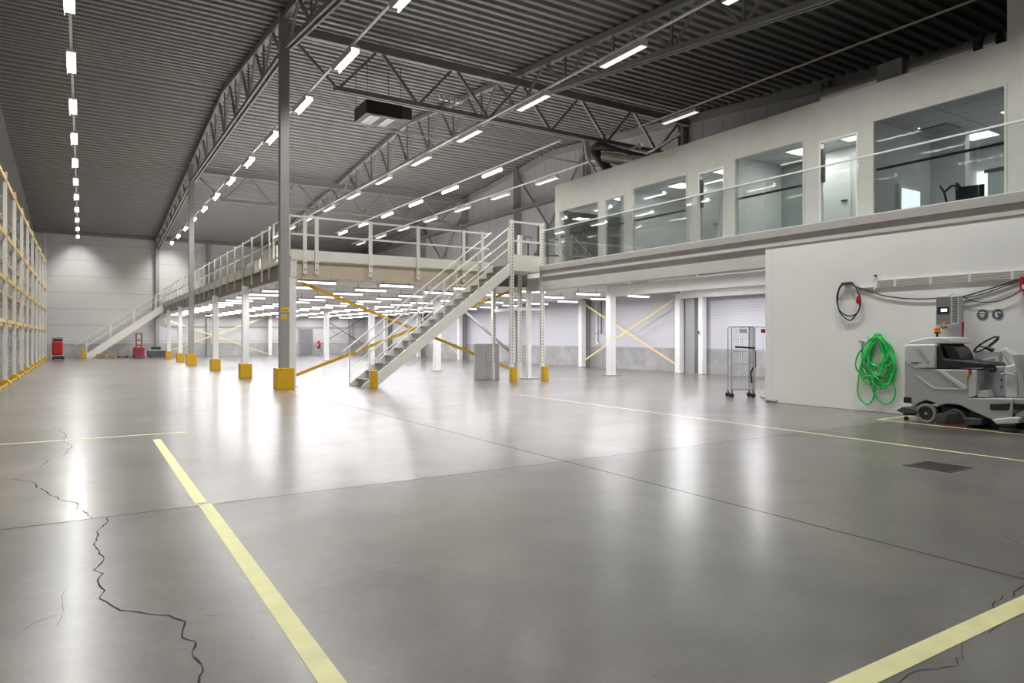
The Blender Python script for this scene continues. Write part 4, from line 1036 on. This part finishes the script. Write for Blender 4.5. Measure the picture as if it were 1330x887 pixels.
# round mandatory signs
for i, (px, py, lab) in enumerate(((1276, 408.7, 'round dark sign with white masked face pictogram'), (1296, 408.2, 'round dark sign with white glove pictogram'))):
    c = Vector(wp(px, py, .004)); s = thing('round_sign', tuple(c), lab + ' on the white wall', 'sign', 'round safety signs')
    MB().disc(c, .088, 'x', .006, 36).build('plate', M['white'], s); x_ = c.x - .004
    MB().ring((x_, c.y, c.z), .074, .086, 'x', .002, 36).build('rim', M['signblue'], s)
    if i == 0:
        MB().disc((x_, c.y, c.z), .071, 'x', .0016, 36).build('field', M['signblue'], s)
        mb = MB().prism([(c.y - .04, c.z + .005), (c.y + .04, c.z + .005), (c.y + .04, c.z - .005), (c.y + .02, c.z - .05), (c.y - .02, c.z - .05), (c.y - .04, c.z - .005)], 'x', x_ - .003, x_ - .001)
        mb.prism([(c.y + .05 * math.cos(t), c.z + .022 + .032 * math.sin(t)) for t in [math.pi * k / 8 for k in range(9)]], 'x', x_ - .003, x_ - .001)
        mb.build('pictogram', M['white'], s)
        MB().box(x_ - .005, x_ - .003, c.y - .025, c.y + .025, c.z - .03, c.z - .018).build('mask', M['signblue'], s)
    else:
        MB().disc((x_, c.y, c.z), .071, 'x', .0016, 36).build('field', M['signblue'], s)
        mb = MB().prism([(c.y + .035, c.z - .045), (c.y + .04, c.z + .01), (c.y + .02, c.z + .04), (c.y - .015, c.z + .045), (c.y - .045, c.z + .03), (c.y - .045, c.z + .015), (c.y - .015, c.z + .015), (c.y - .015, c.z - .03), (c.y + .0, c.z - .05)], 'x', x_ - .003, x_ - .001)
        mb.build('pictogram', M['white'], s)
        MB().box(x_ - .005, x_ - .003, c.y - .02, c.y + .005, c.z - .02, c.z + .03).build('finger_line', M['signblue'], s)
# red socket box at the right frame edge
rbx = thing('socket_box', wp(1330, 372), 'red socket box with orange plug at the right edge of the wall', 'socket')
box(WX - .12, WX - .001, 4.80, 4.99, 2.20, 2.44).build('case', M['red'], rbx, bevel=.02); box(WX - .13, WX - .12, 4.84, 4.95, 2.23, 2.30).build('cover', M['white'], rbx)
box(WX - .10, WX - .02, 4.84, 4.95, 2.10, 2.20).build('plug', M['orange'], rbx, bevel=.01); box(WX - .09, WX - .03, 4.86, 4.93, 2.04, 2.10).build('gland', M['rubber'], rbx)

# green hose bundle
gh = thing('garden_hose', wp(1140, 528), 'bright green hose hanging in many tangled loops on the white wall', 'hose')
hcy, htop = 7.40, 1.52
random.seed(11)
pts = []
hx = lambda px, py, d: wp(px, py, d)
NL = 13
for k in range(NL):
    wdt = random.uniform(.55, 1.0); bot = random.uniform(474, 506); cxp = random.uniform(1136, 1143); sk = random.uniform(-12, 12)
    for j in range(12):
        a = 2 * math.pi * j / 12 - math.pi / 2
        u = math.cos(a); v = math.sin(a)
        top = 433 + random.uniform(0, 6)
        yy = (top + bot) / 2 + (bot - top) / 2 * v
        wbell = (9 + 13 * min(1, (yy - 430) / 45)) * wdt
        pts.append(hx(cxp + u * wbell + sk * (yy - 440) / 60 + random.uniform(-1, 1), yy, .03 + .10 * random.random() * (.4 + .6 * min(1, (yy - 430) / 30))))
P = smooth_path(pts, 5)
MB().tube(P, .0155, 8).build('hose_coil', M['green'], gh, smooth=True)
P = smooth_path([hx(*p, .05) for p in ((1120, 452), (1119, 470), (1115, 492), (1114, 510), (1120, 521), (1128, 525), (1134, 518), (1136, 505), (1133, 488), (1130, 470), (1133, 450))], 6)
MB().tube(P, .0155, 8).build('hose_tail', M['green'], gh, smooth=True)
P = smooth_path([hx(*p, .06) for p in ((1148, 470), (1158, 490), (1163, 508), (1160, 519), (1152, 525), (1142, 520), (1134, 508), (1128, 490), (1120, 492), (1117, 480))], 6)
MB().tube(P, .0155, 8).build('hose_tail', M['green'], gh, smooth=True)
a = Vector(hx(1120, 452, .05)); MB().bar(a, a + Vector((0, 0, .12)), .04, .04).bar(a + Vector((0, -.05, .11)), a + Vector((0, .06, .13)), .03, .03).build('tap_coupling', M['zinc'], gh)
hk = thing('hose_hook', tuple(hx(1141, 440, .0)), 'metal wall hook carrying the green hose', 'hook')
for dy in (-.09, .09): MB().tube([hx(1141, 443, .0) + (0,) * 0 if False else (WX - .002, 7.39 + dy, 1.42), (WX - .16, 7.39 + dy, 1.42), (WX - .17, 7.39 + dy, 1.47)], .008, 6).build('prong', M['zinc'], hk)
MB().box(WX - .012, WX - .001, 7.28, 7.50, 1.40, 1.44).build('plate', M['zinc'], hk)

# ================================================================ ride-on scrubber
SX0, SX1 = 12.05, 12.80
sp = lambda x, y, X=SX0: oX(1160 + x / 4.435, 370 + y / 4.435, X)[1:]
rs = thing('ride_on_scrubber', (12.4, 5.5, 0), 'grey ride-on floor scrubber with black seat and amber beacon parked by the wall', 'floor scrubber')
def side(name, pts, m, x0=SX0, x1=SX1, bev=.02, label=None, parent=None):
    return MB().prism([sp(*p) if isinstance(p, tuple) and len(p) == 2 and p[0] > 20 else p for p in pts], 'x', x0, x1).build(name, M[m], parent or rs, bevel=bev, label=label, smooth=True, seg=3)
side('recovery_tank', [(60, 352), (75, 343), (245, 340), (245, 482), (118, 482), (64, 440)], 'mlight', SX0 - .01, SX1 + .01, .03)
side('tank_lid', [(72, 340), (78, 325), (150, 308), (200, 300), (315, 303), (330, 340)], 'mlight', SX0 + .08, SX1 - .05, .03, label='light grey tank lid')
body = side('main_body', [(62, 440), (118, 482), (430, 490), (430, 652), (760, 655), (760, 690), (690, 745), (640, 772), (565, 775), (470, 735), (380, 692), (300, 685), (262, 700), (240, 680), (190, 665), (145, 680), (125, 700), (108, 695), (62, 645)], 'mgrey', SX0, SX1, .02)
side('moulded_rib', [(250, 490), (285, 492), (425, 588), (425, 604), (405, 602)], 'mlight', SX0 - .012, SX0 + .02, .005, parent=body)
side('moulded_rib', [(122, 515), (150, 530), (240, 592), (420, 598), (420, 604), (232, 600)], 'mlight', SX0 - .008, SX0 + .02, .003, parent=body)
side('moulded_rib', [(138, 368), (160, 368), (212, 440), (205, 452), (190, 440)], 'mgrey', SX0 - .02, SX0 + .01, .004)
side('vent_grille', [(62, 645), (105, 648), (105, 682), (62, 678)], 'black', SX0 - .012, SX0 + .02, .004)
# model lettering on the tank: two short dark lines of tiny print
tx = MB()
for row, (x0_, x1_, y_) in enumerate(((105, 172, 446), (105, 150, 455))):
    x_ = x0_
    while x_ < x1_ - 4:
        wl = random.uniform(3, 6); a, b_ = sp(x_, y_ - 2.3), sp(x_ + wl, y_ + 2.3); tx.box(SX0 - .0135, SX0 - .009, min(a[0], b_[0]), max(a[0], b_[0]), min(a[1], b_[1]), max(a[1], b_[1])); x_ += wl + 1.6
tx.build('lettering', M['black'], rs)
side('seat_back', [(245, 345), (262, 337), (300, 342), (328, 358), (350, 392), (366, 436), (300, 436), (285, 420), (268, 380)], 'black', SX0 + .12, SX1 - .12, .03, label='black seat back')
side('seat_side', [(243, 350), (262, 345), (282, 425), (500, 445), (535, 455), (535, 478), (245, 482)], 'black', SX0 + .03, SX1 - .05, .025, label='black seat cushion')
side('side_tray', [(360, 378), (505, 385), (505, 445), (360, 436)], 'mgrey', SX1 - .10, SX1 + .02, .01)
side('arm_bin', [(430, 430), (500, 420), (512, 460), (430, 445)], 'mlight', SX1 - .3, SX1 - .10, .02)
side('pedestal', [(430, 488), (545, 470), (620, 470), (620, 650), (430, 652)], 'mgrey', SX0 + .28, SX1 - .02, .02)
side('battery_cover', [(428, 490), (480, 492), (478, 640), (428, 652)], 'mlight', SX0 + .01, SX0 + .30, .015)
side('footwell_plate', [(470, 612), (530, 606), (540, 650), (470, 650)], 'mlight', SX0 + .06, SX0 + .28, .015)
for yv in (505, 550, 592):
    a = sp(578, yv); MB().disc((SX0 + .275, a[0], a[1]), .014, 'x', .02, 12).build('knob', M['black'], rs)
side('red_switch', [(436, 490), (450, 490), (450, 512), (436, 512)], 'redplug', SX0 - .02, SX0 + .02, .003)
side('red_switch', [(424, 502), (436, 502), (436, 524), (424, 524)], 'sticker', SX0 - .016, SX0 + .02, .003, label='yellow stop button plate')
side('front_column', [(620, 470), (700, 450), (720, 520), (715, 655), (622, 655)], 'mlight', SX0 + .12, SX1 - .12, .03)
side('steering_column', [(560, 380), (590, 358), (640, 395), (715, 440), (700, 458), (622, 468)], 'mlight', SX0 + .28, SX1 - .28, .03)
side('front_shield', [(676, 395), (700, 400), (742, 500), (775, 655), (720, 655), (712, 520)], 'mgrey', SX0 + .02, SX1 - .02, .02)
side('round_gauge', [(680, 500), (712, 485), (712, 545), (684, 540)], 'mgrey', SX0 + .08, SX0 + .14, .015)
side('front_body', [(755, 655), (870, 680), (890, 720), (860, 760), (700, 770), (690, 745), (755, 700)], 'mgrey', SX0 + .01, SX1 - .01, .04)
side('bumper', [(558, 684), (690, 680), (870, 690), (870, 712), (690, 722), (560, 720)], 'black', SX0 - .02, SX1 + .02, .015, label='black rubber bumper')
# steering wheel, tilted
c1 = Vector((12.42, *sp(540, 345, 12.42))); axis = (Vector((12.42, *sp(580, 372, 12.42))) - Vector((12.42, *sp(540, 330, 12.42)))).normalized()
u_ = axis.cross(Vector((1, 0, 0))).normalized(); v_ = Vector((1, 0, 0)); rad_ = .185
ctr = Vector((12.42, *sp(540, 342, 12.42)))
dirw = (Vector((12.42, *sp(600, 298, 12.42))) - Vector((12.42, *sp(476, 386, 12.42)))); rad_ = dirw.length / 2; dirw.normalize(); ctr = (Vector((12.42, *sp(600, 298, 12.42))) + Vector((12.42, *sp(476, 386, 12.42)))) / 2
swp = [ctr + dirw * (rad_ * math.cos(t)) + v_ * (rad_ * math.sin(t)) for t in [2 * math.pi * k / 28 for k in range(28)]]
sw = MB().tube(swp, .015, 10, True).build('steering_wheel', M['black'], rs, smooth=True)
hub = ctr + Vector((0, .0, -.05))
for t in (0.3, 2.4, 4.5): MB().bar(hub, ctr + dirw * (rad_ * math.cos(t)) + v_ * (rad_ * math.sin(t)), .03, .015).build('spoke', M['black'], sw)
MB().tube([hub, Vector((12.42, *sp(578, 378, 12.42)))], .035, 10).build('steering_boot', M['black'], rs, smooth=True)
# handle loop on column
P = smooth_path([(SX0 + .10, *sp(*p)) for p in ((600, 512), (650, 512), (690, 530), (700, 560), (700, 640))], 5)
MB().tube(P, .01, 8).build('grab_rail', M['galv'], rs, smooth=True)
P = smooth_path([(SX0 + .2, *sp(*p)) for p in ((505, 462), (540, 462), (555, 485), (545, 500), (520, 495))], 5)
MB().tube(P, .016, 8).build('hose_loop', M['rubber'], rs, smooth=True)
# beacon
bc = Vector((12.4, *sp(254, 275, 12.4))); bz = bc.z
MB().disc((12.4, bc.y, bz + .045), .048, 'z', .085, 20).build('beacon_lens', M['orange'], rs, bevel=.01, label='amber beacon')
MB().disc((12.4, bc.y, bz - .005), .052, 'z', .02, 20).disc((12.4, bc.y, bz - .05), .018, 'z', .09, 12).build('beacon_base', M['black'], rs)
# wheels, brushes, squeegee
wy, wz = sp(190, 740); wz = .165
for x in (SX0 + .03, SX1 - .03):
    w_ = MB().ring((x, wy, wz), .115, .165, 'x', .09, 36).build('rear_tyre', M['tyre'], rs, bevel=.01, smooth=True)
    MB().disc((x, wy, wz), .115, 'x', .06, 30).build('rim', M['black'], w_); MB().disc((x, wy, wz), .02, 'x', .08, 12).build('hub', M['galv'], w_)
    mb = MB()
    for k in range(8): a = k * math.pi / 4; mb.bar((x - .032, wy + .03 * math.cos(a), wz + .03 * math.sin(a)), (x - .032, wy + .10 * math.cos(a), wz + .10 * math.sin(a)), .01, .012)
    mb.build('rim_spokes', M['dark'], w_)
fy = sp(700, 790)[0]
MB().disc((12.42, fy, .12), .12, 'x', .09, 30).build('front_wheel', M['rubber'], rs, smooth=True)
side('brush_deck', [(252, 745), (300, 735), (350, 712), (395, 728), (420, 765), (512, 770), (512, 805), (430, 812), (252, 790)], 'dark', SX0 - .02, SX1 + .02, .01)
side('brush_motor', [(265, 700), (340, 700), (360, 745), (265, 745)], 'black', SX0 + .08, SX1 - .08, .02)
side('deck_arm', [(330, 740), (380, 735), (410, 790), (300, 790)], 'rubber', SX0 - .06, SX0 + .02, .01)
side('red_skirt', [(250, 795), (430, 805), (430, 822), (250, 806)], 'dark_red', SX0 - .03, SX1 + .0, .004, label='dark red rubber skirt')
side('under_chassis', [(240, 690), (560, 770), (690, 770), (700, 800), (300, 770)], 'black', SX0 + .1, SX1 - .1, .01)
side('side_brush_plate', [(582, 772), (720, 758), (742, 765), (742, 795), (612, 802)], 'mlight', SX0 - .10, SX0 + .18, .02, label='pale side brush plate')
side('plate_arm', [(660, 740), (680, 712), (690, 655), (698, 655), (700, 715), (690, 765), (665, 765)], 'galv', SX0 - .05, SX0 - .02, .005)
by, bz_ = sp(690, 812)
for k, yb2 in enumerate((fy + .02, fy - .22)):
    MB().disc((SX0 + .05, yb2, .035), .19, 'z', .05, 28).build('side_brush', M['rubber'], rs)
side('squeegee', [(22, 722), (60, 702), (125, 712), (150, 728), (120, 742), (60, 738)], 'dark', SX0 - .04, SX1 + .02, .01)
side('squeegee_blade', [(55, 738), (125, 742), (125, 752), (60, 752)], 'rubber', SX0 + .0, SX1 + .0, .004)
ry_, rz_ = sp(72, 755)
for x in (SX0 + .02, SX1 - .02): MB().disc((x, ry_, .045), .04, 'x', .03, 16).build('squeegee_roller', M['rubber'], rs)
